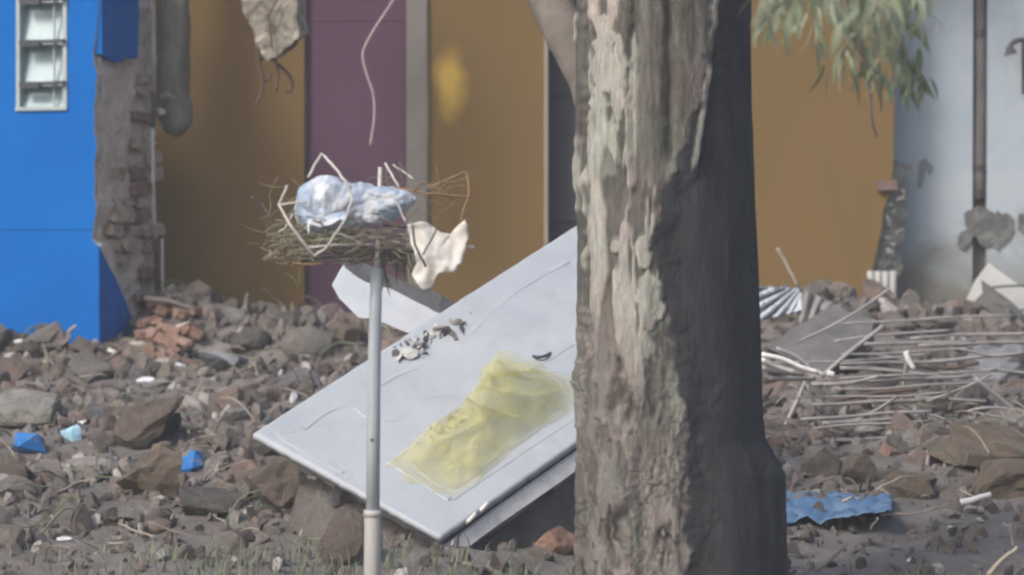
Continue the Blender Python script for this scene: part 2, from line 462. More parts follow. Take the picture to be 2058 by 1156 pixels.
def bark():
    m, nt, b = new_mat('flaking_bark')
    v = coords(nt, True)
    def attr(nm):
        a = nt.nodes.new('ShaderNodeAttribute'); a.attribute_name = nm
        return a.outputs['Fac']
    n = noise_node(nt, v, 16, 8, 0.7, 0.6, (1, 1, 0.28))
    inner = ramp(nt, [(0.25, (0.06, 0.057, 0.053)), (0.5, (0.115, 0.11, 0.103)), (0.75, (0.17, 0.165, 0.155))], n.outputs['Fac'])
    n2 = noise_node(nt, v, 22, 8, 0.65, 0.4, (1, 1, 0.5))
    plate = ramp(nt, [(0.2, (0.28, 0.268, 0.25)), (0.5, (0.385, 0.372, 0.35)), (0.8, (0.47, 0.456, 0.432))], n2.outputs['Fac'])
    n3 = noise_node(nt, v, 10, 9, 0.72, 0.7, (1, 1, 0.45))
    dark = ramp(nt, [(0.25, (0.024, 0.026, 0.031)), (0.5, (0.040, 0.042, 0.048)), (0.75, (0.070, 0.072, 0.078))], n3.outputs['Fac'])  # shaded right side of the trunk, put into the bark colour
    n5 = noise_node(nt, v, 30, 8, 0.7, 0.4)
    low = ramp(nt, [(0.25, (0.09, 0.083, 0.078)), (0.42, (0.175, 0.162, 0.152)), (0.8, (0.25, 0.235, 0.222))], n5.outputs['Fac'])
    col = mixrgb(nt, attr('low'), inner.outputs[0], low.outputs[0])
    col = mixrgb(nt, attr('plate'), col, plate.outputs[0])
    nf = noise_node(nt, v, 55, 8, 0.75, 0.5, (1, 1, 0.22))
    gf = ramp(nt, [(0.25, (0.5, 0.49, 0.48)), (0.5, (0.97, 0.97, 0.96)), (0.75, (1.35, 1.33, 1.3))], nf.outputs['Fac'])
    col = mixrgb(nt, 1.0, col, gf.outputs[0], 'MULTIPLY')
    np_ = noise_node(nt, v, 34, 6, 0.7, 0.3, (1, 1, 0.6))
    fp = ramp(nt, [(0.30, (1, 1, 1)), (0.39, (0, 0, 0))], np_.outputs['Fac'])
    col = mixrgb(nt, mixrgb(nt, 1.0, fp.outputs[0], attr('low'), 'MULTIPLY'), col, (0.055, 0.05, 0.046))
    nb = noise_node(nt, v, 6, 4, 0.6)
    fb = ramp(nt, [(0.4, (0.94, 1.0, 0.95)), (0.6, (1.06, 0.98, 0.97))], nb.outputs['Fac'])
    col = mixrgb(nt, 1.0, col, fb.outputs[0], 'MULTIPLY')
    col = mixrgb(nt, attr('crack'), col, (0.05, 0.045, 0.04))
    col = mixrgb(nt, attr('lichen'), col, (0.28, 0.31, 0.275))
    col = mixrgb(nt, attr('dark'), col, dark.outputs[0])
    nt.links.new(col, b.inputs['Base Color'])
    b.inputs['Roughness'].default_value = 0.92
    b.inputs['Specular IOR Level'].default_value = 0.25
    n4 = noise_node(nt, v, 45, 8, 0.75, 0.3, (1, 1, 0.35))
    add_bump(nt, b, n4.outputs['Fac'], 1.0, 0.014)
    return m
M['bark'] = bark()

def leaf_mat():
    m, nt, b = new_mat('leaf_green')
    oi = nt.nodes.new('ShaderNodeObjectInfo')
    r = ramp(nt, [(0.0, (0.14, 0.18, 0.105)), (0.5, (0.215, 0.255, 0.16)), (0.85, (0.28, 0.305, 0.21)), (1.0, (0.36, 0.34, 0.24))], oi.outputs['Random'])
    nt.links.new(r.outputs[0], b.inputs['Base Color'])
    b.inputs['Roughness'].default_value = 0.45
    b.inputs['Subsurface Weight'].default_value = 0.0
    tr = nt.nodes.new('ShaderNodeBsdfTranslucent')
    nt.links.new(r.outputs[0], tr.inputs[0])
    mx = nt.nodes.new('ShaderNodeMixShader'); mx.inputs[0].default_value = 0.25
    nt.links.new(b.outputs[0], mx.inputs[1]); nt.links.new(tr.outputs[0], mx.inputs[2])
    nt.links.new(mx.outputs[0], nt.nodes['Material Output'].inputs[0])
    return m
M['leaf'] = leaf_mat()

def net_mat():
    m, nt, b = new_mat('yellow_net')
    v = coords(nt, True)
    n = noise_node(nt, v, 9, 6, 0.6, 0.6)
    r = ramp(nt, [(0.25, (0.54, 0.51, 0.19)), (0.55, (0.68, 0.65, 0.31)), (0.8, (0.80, 0.78, 0.50))], n.outputs['Fac'])
    nt.links.new(r.outputs[0], b.inputs['Base Color'])
    b.inputs['Roughness'].default_value = 0.8
    tl = nt.nodes.new('ShaderNodeBsdfTranslucent')
    nt.links.new(r.outputs[0], tl.inputs[0])
    mx0 = nt.nodes.new('ShaderNodeMixShader'); mx0.inputs[0].default_value = 0.3
    nt.links.new(b.outputs[0], mx0.inputs[1]); nt.links.new(tl.outputs[0], mx0.inputs[2])
    tp = nt.nodes.new('ShaderNodeBsdfTransparent')
    a = nt.nodes.new('ShaderNodeAttribute'); a.attribute_name = 'weave'
    n2 = noise_node(nt, v, 14, 5, 0.6, 0.5)
    ml = nt.nodes.new('ShaderNodeMath'); ml.operation = 'MULTIPLY_ADD'
    nt.links.new(n2.outputs['Fac'], ml.inputs[0]); ml.inputs[1].default_value = 0.5
    nt.links.new(a.outputs['Fac'], ml.inputs[2])
    cl = ramp(nt, [(0.25, (0, 0, 0)), (1.2 if False else 1.0, (0.92, 0.92, 0.92))], ml.outputs[0])
    mx = nt.nodes.new('ShaderNodeMixShader')
    nt.links.new(cl.outputs[0], mx.inputs[0])
    nt.links.new(tp.outputs[0], mx.inputs[1]); nt.links.new(mx0.outputs[0], mx.inputs[2])
    nt.links.new(mx.outputs[0], nt.nodes['Material Output'].inputs[0])
    return m
M['net'] = net_mat()

def bag_mat():
    m, nt, b = new_mat('plastic_bag')
    v = coords(nt, True)
    n = noise_node(nt, v, 9, 6, 0.6, 0.8)
    r = ramp(nt, [(0.3, (0.17, 0.26, 0.38)), (0.46, (0.33, 0.41, 0.52)), (0.6, (0.60, 0.63, 0.68))], n.outputs['Fac'])
    c = at(650, 425, 12.95)
    nt.links.new(r.outputs[0], b.inputs['Base Color'])
    b.inputs['Roughness'].default_value = 0.4
    n2 = noise_node(nt, v, 28, 6, 0.7, 1.0)
    add_bump(nt, b, n2.outputs['Fac'], 0.7, 0.012)
    return m
M['bag'] = bag_mat()

# ------------------------------------------------------------------ the fallen slab's plane (needed by the terrain)
SF = at(885, 1080, 14.6)
SL = at(509, 872, 14.98)
u_ = SL - SF
lo_, hi_ = 14.6, 18.0
for _ in range(50):
    mid = (lo_ + hi_) / 2
    if u_.dot(at(1300, 790, mid) - SF) > 0: hi_ = mid
    else: lo_ = mid
SR = at(1300, 790, (lo_ + hi_) / 2)
SN = (SR - SF).cross(SL - SF).normalized()
if SN.z < 0: SN = -SN

def on_slab(px, py, h=0.0):
    d = ray(px, py)
    o = Vector((0, 0, CZ))
    t = (SF + SN * h - o).dot(SN) / d.dot(SN)
    return o + d * t
SB = on_slab(1300, 362)
def slab_z(x, y):
    return SF.z - (SN.x * (x - SF.x) + SN.y * (y - SF.y)) / SN.z
def in_poly(x, y, P):
    ins = False
    n = len(P)
    for i in range(n):
        a, b = P[i], P[(i + 1) % n]
        if (a.y > y) != (b.y > y) and x < (b.x - a.x) * (y - a.y) / (b.y - a.y) + a.x:
            ins = not ins
    return ins
SLAB_P = [SF, SR, SB, SL]
cen = (SF + SR + SB + SL) / 4
SLAB_IN = [p.lerp(cen, 0.16) for p in SLAB_P]
SLAB_OUT = [p.lerp(cen, -0.08) for p in SLAB_P]

# ------------------------------------------------------------------ the setting: one ground sheet with the debris heap
BY = [-60, 8, 12.5, 13.5, 14.5, 16, 18, 20, 21, 24, 60, 400]
BZ = [0, 0, .05, .10, .165, .27, .41, .515, .55, .50, .3, .3]
def gauss(x, y, cx, cy, sx, sy):
    return math.exp(-((x - cx) / sx) ** 2 - ((y - cy) / sy) ** 2)
def height(x, y):
    h = float(np.interp(y, BY, BZ))
    k = sm(13.2, 14.6, y) * (1 - sm(23, 30, y)) * (1 - sm(5, 9, abs(x)))
    h += k * (0.07 * MN.noise((x * 1.7, y * 1.5, 3.1)) + 0.035 * MN.noise((x * 5, y * 4.2, 7.7)) + 0.014 * MN.noise((x * 15, y * 13, 1.2)))
    h += 0.20 * gauss(x, y, -1.42, 20.45, 0.28, 0.35)
    h += 0.07 * gauss(x, y, -0.85, 18.9, 0.35, 0.5)
    h += 0.13 * gauss(x, y, -0.45, 20.3, 0.7, 0.4) + 0.02 * gauss(x, y, -1.9, 19.6, 0.5, 0.35)
    h += 0.10 * gauss(x, y, 1.62, 16.6, 0.55, 0.45)
    h += 0.22 * gauss(x, y, 1.30, 20.15, 0.40, 0.45) + 0.10 * gauss(x, y, 1.9, 20.5, 0.5, 0.5)
    if in_poly(x, y, SLAB_IN):
        h = max(h, slab_z(x, y) - 0.17 - 0.03 * MN.noise((x * 6, y * 6, 0)))
    if in_poly(x, y, SLAB_OUT):
        h = min(h, slab_z(x, y) - 0.16)
    return h

def hit(px, py):
    d = ray(px, py)
    Y = 13.0
    while Y < 22:
        p = at(px, py, Y)
        if p.z <= height(p.x, p.y): return p
        Y += 0.04
    return at(px, py, 20.6)

def ground():
    xs = [-400, -120, -40, -15, -8, -5.5, -4.2] + list(np.arange(-3.4, 3.41, 0.05)) + [4.2, 5.5, 8, 15, 40, 120, 400]
    ys = [-60, -10, 4, 9, 11.5] + list(np.arange(12.4, 22.01, 0.05)) + [23, 25, 30, 60, 150, 600]
    V = [(x, y, height(x, y)) for y in ys for x in xs]
    nx = len(xs)
    F = [[j * nx + i, j * nx + i + 1, (j + 1) * nx + i + 1, (j + 1) * nx + i] for j in range(len(ys) - 1) for i in range(nx - 1)]
    props(mk('ground', V, F, M['soil'], None, True, (0, 0, 0)), kind='structure')
ground()

def path():
    V, F = [], []
    xs = np.linspace(-3.2, -1.02, 24); ys = np.linspace(13.2, 14.05, 10)
    for y in ys:
        for x in xs:
            e = .05 * MN.noise((x * 5, y * 5, 3)) if (x == xs[-1] or y == ys[-1]) else 0
            V.append((x + e, y + e, height(x, 13.6) * .4 + .115 + .004 * MN.noise((x * 6, y * 6, 0))))
    n, W_ = len(V), len(xs)
    V += [(x, y, z - .12) for x, y, z in V]
    for j in range(len(ys) - 1):
        for i in range(W_ - 1):
            a = j * W_ + i
            F.append([a, a + 1, a + W_ + 1, a + W_])
    for j in range(len(ys) - 1):
        a = j * W_ + W_ - 1
        F.append([a, n + a, n + a + W_, a + W_])
    for i in range(W_ - 1):
        a = (len(ys) - 1) * W_ + i
        F.append([a, a + 1, n + a + 1, n + a])
    props(mk('path', V, F, M['concrete'], None, False, (0, 0, 0)), kind='structure')
path()

# ------------------------------------------------------------------ haze volume added over the site to lift the dark tones
def haze():
    m = bpy.data.materials.new('dusty_air')
    m.use_nodes = True
    nt = m.node_tree
    nt.nodes.remove(nt.nodes['Principled BSDF'])
    pv = nt.nodes.new('ShaderNodeVolumePrincipled')
    pv.inputs['Color'].default_value = (0.86, 0.88, 0.90, 1)
    pv.inputs['Density'].default_value = HAZE
    nt.links.new(pv.outputs[0], nt.nodes['Material Output'].inputs['Volume'])
    o = MB().box((-430, -90, -1.0), (430, 640, 4.2)).build('haze', m)  # volume added to lift the dark tones
    props(o, 'thin pale dust hanging in the air over the rubble', 'haze', kind='stuff')
haze()

# ------------------------------------------------------------------ rough sheet: a plate with relief, used for broken plaster and masonry cores
def sheet(P00, P10, P11, P01, nu, nv, depth, amp, freq, seed, edge=0.0):
    """bilinear patch displaced along its normal, closed at the back by depth"""
    P00, P10, P11, P01 = map(Vector, (P00, P10, P11, P01))
    nrm = (P10 - P00).cross(P01 - P00).normalized()
    V, F = [], []
    for j in range(nv + 1):
        for i in range(nu + 1):
            a, b = i / nu, j / nv
            p = P00.lerp(P10, a).lerp(P01.lerp(P11, a), b)
            q = p * freq
            d = amp * (MN.noise(q + Vector((seed, 0, 0))) + 0.5 * MN.noise(q * 2.3 + Vector((0, seed, 0))) + 0.3 * MN.noise(q * 5.1))
            e = 0
            if edge and (i in (0, nu) or j in (0, nv)):
                e = edge
            t = Vector((MN.noise(q * 3 + Vector((9, 9, seed))), 0, MN.noise(q * 3 + Vector((4, 1, seed))))) * e
            V.append(p + nrm * d + t)
    n = len(V)
    for v in list(V): V.append(v - nrm * depth)
    W = nu + 1
    for j in range(nv):
        for i in range(nu):
            a = j * W + i
            F.append([a, a + 1, a + W + 1, a + W])
            F.append([n + a, n + a + W, n + a + W + 1, n + a + 1])
    for i in range(nu):
        F.append([i, n + i, n + i + 1, i + 1])
        a = nv * W + i
        F.append([a, a + 1, n + a + 1, n + a])
    for j in range(nv):
        a = j * W
        F.append([a, a + W, n + a + W, n + a])
        a = j * W + nu
        F.append([a, n + a, n + a + W, a + W])
    return V, F

# ------------------------------------------------------------------ chunks
def chunk_mesh(name, seed, sub=3, cuts=9, flat=1.0, rough=0.05):
    rg = random.Random(seed)
    bm = bmesh.new()
    bmesh.ops.create_icosphere(bm, subdivisions=sub, radius=1.0)
    pl = []
    for _ in range(cuts):
        d = Vector((rg.gauss(0, 1), rg.gauss(0, 1), rg.gauss(0, 1))).normalized()
        pl.append((d, rg.uniform(0.34, 0.74)))
    off = Vector((seed * 3.7, seed * 1.3, seed * 0.7))
    for v in bm.verts:
        p = v.co.copy()
        for _ in range(2):
            for d, o in pl:
                e = p.dot(d) - o
                if e > 0: p -= d * e
        k = MN.noise(p * 2.2 + off) * rough * 2 + MN.noise(p * 6 + off) * rough + MN.noise(p * 13 + off) * rough * .7
        p += v.co.normalized() * k
        p.z *= flat
        v.co = p
    m = max(max(abs(c) for c in v.co) for v in bm.verts)
    for v in bm.verts: v.co /= m
    me = bpy.data.meshes.new(name)
    bm.to_mesh(me); bm.free()
    me.polygons.foreach_set('use_smooth', [False] * len(me.polygons))
    return me

LOWP = [chunk_mesh('chip', 300 + i, 2 if i < 6 else 1, 7, RNG.choice((1, .7, .5)), 0.03) for i in range(10)]

def brick_mesh(name, seed, dims=(0.5, 0.25, 0.17), jag=0.035):
    rg = random.Random(seed)
    bm = bmesh.new()
    bmesh.ops.create_cube(bm, size=1.0)
    bmesh.ops.subdivide_edges(bm, edges=bm.edges[:], cuts=1, use_grid_fill=True)
    for v in bm.verts:
        v.co.x *= dims[0] * 2; v.co.y *= dims[1] * 2; v.co.z *= dims[2] * 2
        v.co += Vector((rg.uniform(-1, 1), rg.uniform(-1, 1), rg.uniform(-1, 1))) * jag
    bmesh.ops.bevel(bm, geom=[e for e in bm.edges if e.calc_face_angle(0) > 0.9], offset=0.03, segments=1, affect='EDGES')
    me = bpy.data.meshes.new(name)
    bm.to_mesh(me); bm.free()
    return me
PROTO = [chunk_mesh('rubble_chunk', 100 + i, 3, RNG.choice((7, 8, 10)), RNG.choice((1, .8, .62)), RNG.choice((0.03, 0.05, 0.08))) for i in range(18)]
PROTO += [brick_mesh('rubble_chunk', 500 + i, (RNG.uniform(.4, .5), RNG.uniform(.25, .45), RNG.uniform(.15, .35)), .09) for i in range(8)]
for p in PROTO[18:]:
    for v in p.vertices: v.co *= 1.7
for p in PROTO: p.materials.append(M['rubble'])
BRICKS = [brick_mesh('brick', 40 + i) for i in range(5)]
for p in BRICKS: p.materials.append(M['brick_red'])

# ------------------------------------------------------------------ blue house (left)
def blue_house():
    YC = 20.0
    c0 = at(197, 700, YC)
    rt = root('blue_house', (c0.x, YC, 0.3), 'bright blue painted house wall with a louvre window and a broken corner', 'house')
    ang = R(20)
    fx = Vector((-math.cos(ang), math.sin(ang), 0))        # along the front wall, to the left and back
    rx = Vector((math.sin(ang), math.cos(ang), 0))         # along the side wall, to the right and back
    fn = Vector((-math.sin(ang), -math.cos(ang), 0))
    def on_front(px, py, h=0.0):
        d = ray(px, py); o = Vector((0, 0, CZ)); q = Vector((c0.x, YC, 0)) + fn * h
        return o + d * ((q - o).dot(fn) / d.dot(fn))
    rn = Vector((math.cos(ang), -math.sin(ang), 0))
    def on_side(px, py, h=0.0):
        d = ray(px, py); o = Vector((0, 0, CZ)); q = Vector((c0.x, YC, 0)) + rn * h
        return o + d * ((q - o).dot(rn) / d.dot(rn))
    # front wall: one slab with a broken right edge and an opening for the window
    bm = bmesh.new()
    wl, wr, wb = 33, 136, 222
    rg = random.Random(3)
    edge = [(192, -90)]
    y = -70
    while y < 490:
        xx = 197 if y < 80 else (190 + 2 * math.sin(y * 0.05))
        edge.append((xx + rg.uniform(-3.5, 3.5), y)); y += 22
    edge += [(196, 495), (197, 560), (197, 640), (197, 780)]
        # strips: left of window, right of window, below window, above window
    def poly(pp):
        return [on_front(*p) for p in pp]
    wallV, wallF = [], []
    def add_poly(pp):
        f = [bm.verts.new(p) for p in poly(pp)]
        return bm.faces.new(f)
    add_poly([(-900, 780), (-900, -90), (wl, -90), (wl, -60), (wl, wb), (wl, 780)])
    add_poly([(wl, 780), (wl, wb), (wr, wb), (wr, 780)])
    add_poly([(wl, -60), (wl, -90), (wr, -90), (wr, -60)])
    add_poly([(wr, 780), (wr, wb), (wr, -60), (wr, -90)] + edge)
    bmesh.ops.remove_doubles(bm, verts=bm.verts, dist=0.002)
    bmesh.ops.recalc_face_normals(bm, faces=bm.faces)
    geo = bmesh.ops.extrude_face_region(bm, geom=bm.faces[:])
    for v in [g for g in geo['geom'] if isinstance(g, bmesh.types.BMVert)]:
        v.co -= fn * 0.16
    bmesh.ops.triangulate(bm, faces=[f for f in bm.faces if len(f.verts) > 4])
    bmesh.ops.recalc_face_normals(bm, faces=bm.faces)
    wall = from_bm('wall', bm, M['blue'], rt)
    wall.data.materials.append(M['masonry'])
    for p_ in wall.data.polygons:
        if p_.normal.dot(fx) < -.55 and px_of(WO[wall] + p_.center)[0] > 170: p_.material_index = 1
    # a course line in the plaster: a shallow ridge left by the repair of the lower wall
    a, b = on_front(-850, 462, 0.001), on_front(185, 460, 0.001)
    mb = MB()
    pts = [a.lerp(b, i / 30) + Vector((0, 0, 0.004 * MN.noise((i * 0.6, 0, 0)))) for i in range(31)]
    mb.tube(pts, 0.0035, 5)
    mb.build('plaster_ridge', M['blue'], wall)
    # window
    wo = on_front(85, 222)
    mbf = MB()
    def bar(p, q, wdt, dep, h):
        # box between two points in the wall plane
        p, q = Vector(p), Vector(q)
        t = (q - p).normalized(); s = t.cross(fn).normalized() * wdt / 2
        f0 = fn * h; f1 = fn * (h - dep)
        V = [p - s + f0, p + s + f0, q + s + f0, q - s + f0, p - s + f1, p + s + f1, q + s + f1, q - s + f1]
        return V, [[0, 1, 2, 3], [7, 6, 5, 4], [0, 4, 5, 1], [1, 5, 6, 2], [2, 6, 7, 3], [3, 7, 4, 0]]
    win = root('window', wo, None, None); win.parent = rt; win.location = WO[win] - WO[rt]
    for p, q, wd in (((37, -62), (37, 222), .016), ((131, -62), (131, 222), .018)):
        V, F = bar(on_front(*p), on_front(*q), wd, .09, .006)
        mk('frame', V, F, M['win_frame'], win)
    V, F = bar(on_front(33, 219), on_front(136, 217), .016, .1, .012)
    mk('sill', V, F, M['win_frame'], win)
    ys = [-58, 0, 85, 168, 214]
    for i in range(len(ys) - 1):
        y0, y1 = ys[i], ys[i + 1]
        a, b, c, d = on_front(42, y0 + 2, -.07), on_front(127, y0 + 2, -.07), on_front(127, y1 + 5, -.02), on_front(42, y1 + 5, -.02)
        n = fn * 0.006
        V = [a, b, c, d, a - n, b - n, c - n, d - n]
        mk('glass_pane', V, [[3, 2, 1, 0], [4, 5, 6, 7], [0, 1, 5, 4], [1, 2, 6, 5], [2, 3, 7, 6], [3, 0, 4, 7]], M['glass_pane'], win)
    for y in (0, 84, 168):
        mb = MB()
        V, F = bar(on_front(44, y + 2, 0), on_front(133, y - 2, 0), .015, .03, .03); mb.add(V, F)
        V, F = bar(on_front(46, y + 3, 0), on_front(86, y + 3, 0), .028, .03, .036); mb.add(V, F)
        mb.build('louvre_clip', M['clip'], win)
    V, F = bar(on_front(108, -60, -.004), on_front(108, 218, -.004), .006, .01, 0)
    mk('glazing_bar', V, F, M['win_frame'], win)
    # side wall: rough core, and what is left of its blue plaster
    V, F = sheet(on_side(200, 760, -.03), on_side(312, 740, -.03), on_side(312, -90, -.03), on_side(200, -90, -.03), 30, 150, 0.12, 0.028, 11, 5, 0.012)
    core = mk('wall_core', V, F, M['masonry'], rt)
    up = prism('plaster', [on_side(*p, .016) for p in [(203, -90), (277, -90), (280, -60), (278, 60), (276, 118), (262, 112), (240, 126), (222, 120), (206, 108), (204, 40)]], -rn * .03, M['blue'], rt, step=0.05, amp=0.006, seed=4)
    lowp = prism('plaster', [on_side(*p, .012) for p in [(198, 492), (212, 520), (238, 572), (262, 632), (285, 672), (300, 712), (306, 780), (198, 780)]], -rn * .03, M['blue'], rt, step=0.05, amp=0.005, seed=6)
    # pale broken plaster rim along both edges
    mb = MB()
    pts = curve(pxs([(194, 92), (191, 180), (195, 300), (193, 400), (200, 480), (225, 545), (262, 625), (292, 690)], None or 19.98), 8) if False else \
        [on_side(200 + 2 * MN.noise((y * .02, 3, 1)) + RNG.uniform(-1, 1), y, -0.006) for y in range(95, 480, 10)]
    mb.tube(pts, [0.003 + 0.003 * RNG.random() for _ in pts], 6)
    mb.build('plaster_rim', M['concrete'], rt)
    mb = MB()
    pts = [on_side(*p) for p in [(199, 492), (214, 522), (239, 574), (264, 634), (287, 676), (301, 712)]]
    pts = curve(pts, 4)
    mb.tube([p + Vector((RNG.uniform(-1, 1), 0, RNG.uniform(-1, 1))) * .003 for p in pts], 0.006, 6)
    mb.build('plaster_rim', M['rag'], rt)
    # stones and bricks standing proud of the core
    me = [brick_mesh('stone', 70 + i, (0.5, 0.3, 0.36), 0.08) for i in range(6)]
    for m_ in me: m_.materials.append(M['stone'])
    rg = random.Random(8)
    yy = 150
    rows = 0
    while yy < 640:
        hgt = rg.uniform(17, 30)
        left = 215 if yy < 480 else 215 + (yy - 480) * 0.5
        if yy < 330: left = max(left, 262)
        x = left + rg.uniform(0, 12)
        while x < 300:
            wd = rg.uniform(20, 44)
            if x + wd * .5 > 310: break
            if rg.random() < .16:
                x += wd; continue
            p = on_side(x + wd / 2, yy + hgt / 2, rg.uniform(-.022, .004))
            s = 0.00204
            depth_len = wd * s / (math.sin(ang) + 0.085)
            brick = rg.random() < (0.08 if yy < 520 else 0.6)
            m_ = rg.choice(BRICKS) if brick else rg.choice(me)
            o = link('brick' if brick else 'stone', m_, p, rt, Euler((rg.uniform(-.08, .08), rg.uniform(-.1, .1), math.pi / 2 - ang + rg.uniform(-.06, .06))),
                     (depth_len * .92, .06, hgt * s * (1.25 if not brick else 2.4)))
            x += wd + rg.uniform(2, 7)
        yy += hgt + rg.uniform(1, 5)
    # smooth render left standing over the upper left of the core
    V, F = sheet(on_side(204, 405, -.012), on_side(252, 440, -.012), on_side(268, 150, -.012), on_side(206, 128, -.012), 14, 40, 0.04, 0.012, 14, 9, 0.012)
    mk('render_coat', V, F, M['masonry'], rt)
    # slab roof edge above the frame
    return rt
blue_house()

# ------------------------------------------------------------------ ochre house (middle) with its roof edge above the frame
YW = 21.0
def ochre_house():
    c = at(1000, 700, YW)
    rt = root('ochre_house', (c.x, YW, 0.3), 'ochre painted house front with a purple panel and a dark doorway behind the tree', 'house')
    def face(x0, x1, y0, y1, mat, dy=0.0, th=0.18, name='wall'):
        a, b = at(x0, y0, YW), at(x1, y1, YW)
        mb = MB().box((a.x, YW + dy, b.z), (b.x, YW + dy + th, a.z))
        return mb.build(name, mat, rt)
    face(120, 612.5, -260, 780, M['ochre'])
    face(614, 815, -260, 780, M['purple'], 0.035, 0.12, 'purple_panel')
    face(616, 813, 38, 42, M['purple'], 0.032, 0.04, 'panel_joint')
    face(816, 858, -260, 780, M['grey_plaster'], -0.02, 0.2, 'pilaster')
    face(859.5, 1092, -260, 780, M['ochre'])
    face(1093, 1101, -260, 780, M['jamb'], -0.012, 0.2, 'door_jamb')
    dd = face(1102, 1300, -260, 780, M['dark_door'], 0.12, 0.05, 'door')  # dark sheet painted for the unlit inside of the doorway
    a = at(1150, 300, YW + .12)
    for z in (1.05, 1.6):
        MB().box((a.x - .1, YW + .11, z), (a.x + .1, YW + .1195, z + .35)).build('door_panel', M['dark_door'], dd)
    face(1301, 1309, -260, 780, M['jamb'], -0.012, 0.2, 'door_jamb')
    # right part with a broken right edge
    P = [(1310, 780), (1310, -260), (1792, -260), (1796, 100), (1797, 240), (1794, 345), (1788, 392), (1776, 420), (1770, 470), (1758, 520), (1748, 570), (1742, 605), (1738, 780)]
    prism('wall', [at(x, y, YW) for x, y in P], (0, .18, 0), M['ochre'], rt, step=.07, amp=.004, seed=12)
    # ledge, jagged masonry and the fluted foot of the broken corner
    prism('ledge', [at(x, y, YW - .03) for x, y in [(1762, 364), (1802, 362), (1806, 382), (1764, 384)]], (0, .16, 0), M['brick_old'], rt, step=.04, amp=.003, seed=13)
    V, F = sheet(at(1744, 552, YW + .03), at(1812, 552, YW + .1), at(1830, 330, YW + .1), at(1796, 330, YW + .03), 12, 36, .1, .02, 12, 21, .014)
    mk('broken_edge', V, F, M['corner'], rt)
    mb = MB()
    for k in range(4):
        x0 = 1743 + k * 15
        pts = [at(x0 + 7, y, YW - .005) for y in (545, 575, 605, 640)]
        mb.tube(pts, .0155, 8)
    mb.build('fluted_foot', M['concrete_pale'], rt, True)
    rg = random.Random(5)
    for k in range(12):
        yy = 388 + k * 13
        xe = np.interp(yy, [385, 420, 520, 600], [1790, 1782, 1766, 1752])
        p = at(xe + rg.uniform(6, 34), yy, YW + .0)
        s = rg.uniform(.012, .026)
        o = link('stone', rg.choice(LOWP_CN), p, rt, Euler((rg.uniform(-1, 1), rg.uniform(-1, 1), rg.uniform(0, 6))), (s, s, s * .8))
    # roof edge: a concrete canopy just above the picture, what the hanging pieces hang from
    a, b = at(205, -300, YW), at(1830, -300, YW)
    mb = MB().box((a.x, YW - 0.4, 2.62), (b.x, YW + .3, 2.74))
    mb.build('canopy', M['concrete'], rt)
    return rt
LOWP_ST = []
for m_ in LOWP[:5]:
    q = m_.copy(); q.name = 'stone'; q.materials.clear(); q.materials.append(M['stone']); LOWP_ST.append(q)
LOWP_CN = []
for m_ in LOWP_ST:
    q = m_.copy(); q.materials.clear(); q.materials.append(M['corner']); LOWP_CN.append(q)
ochre_house()

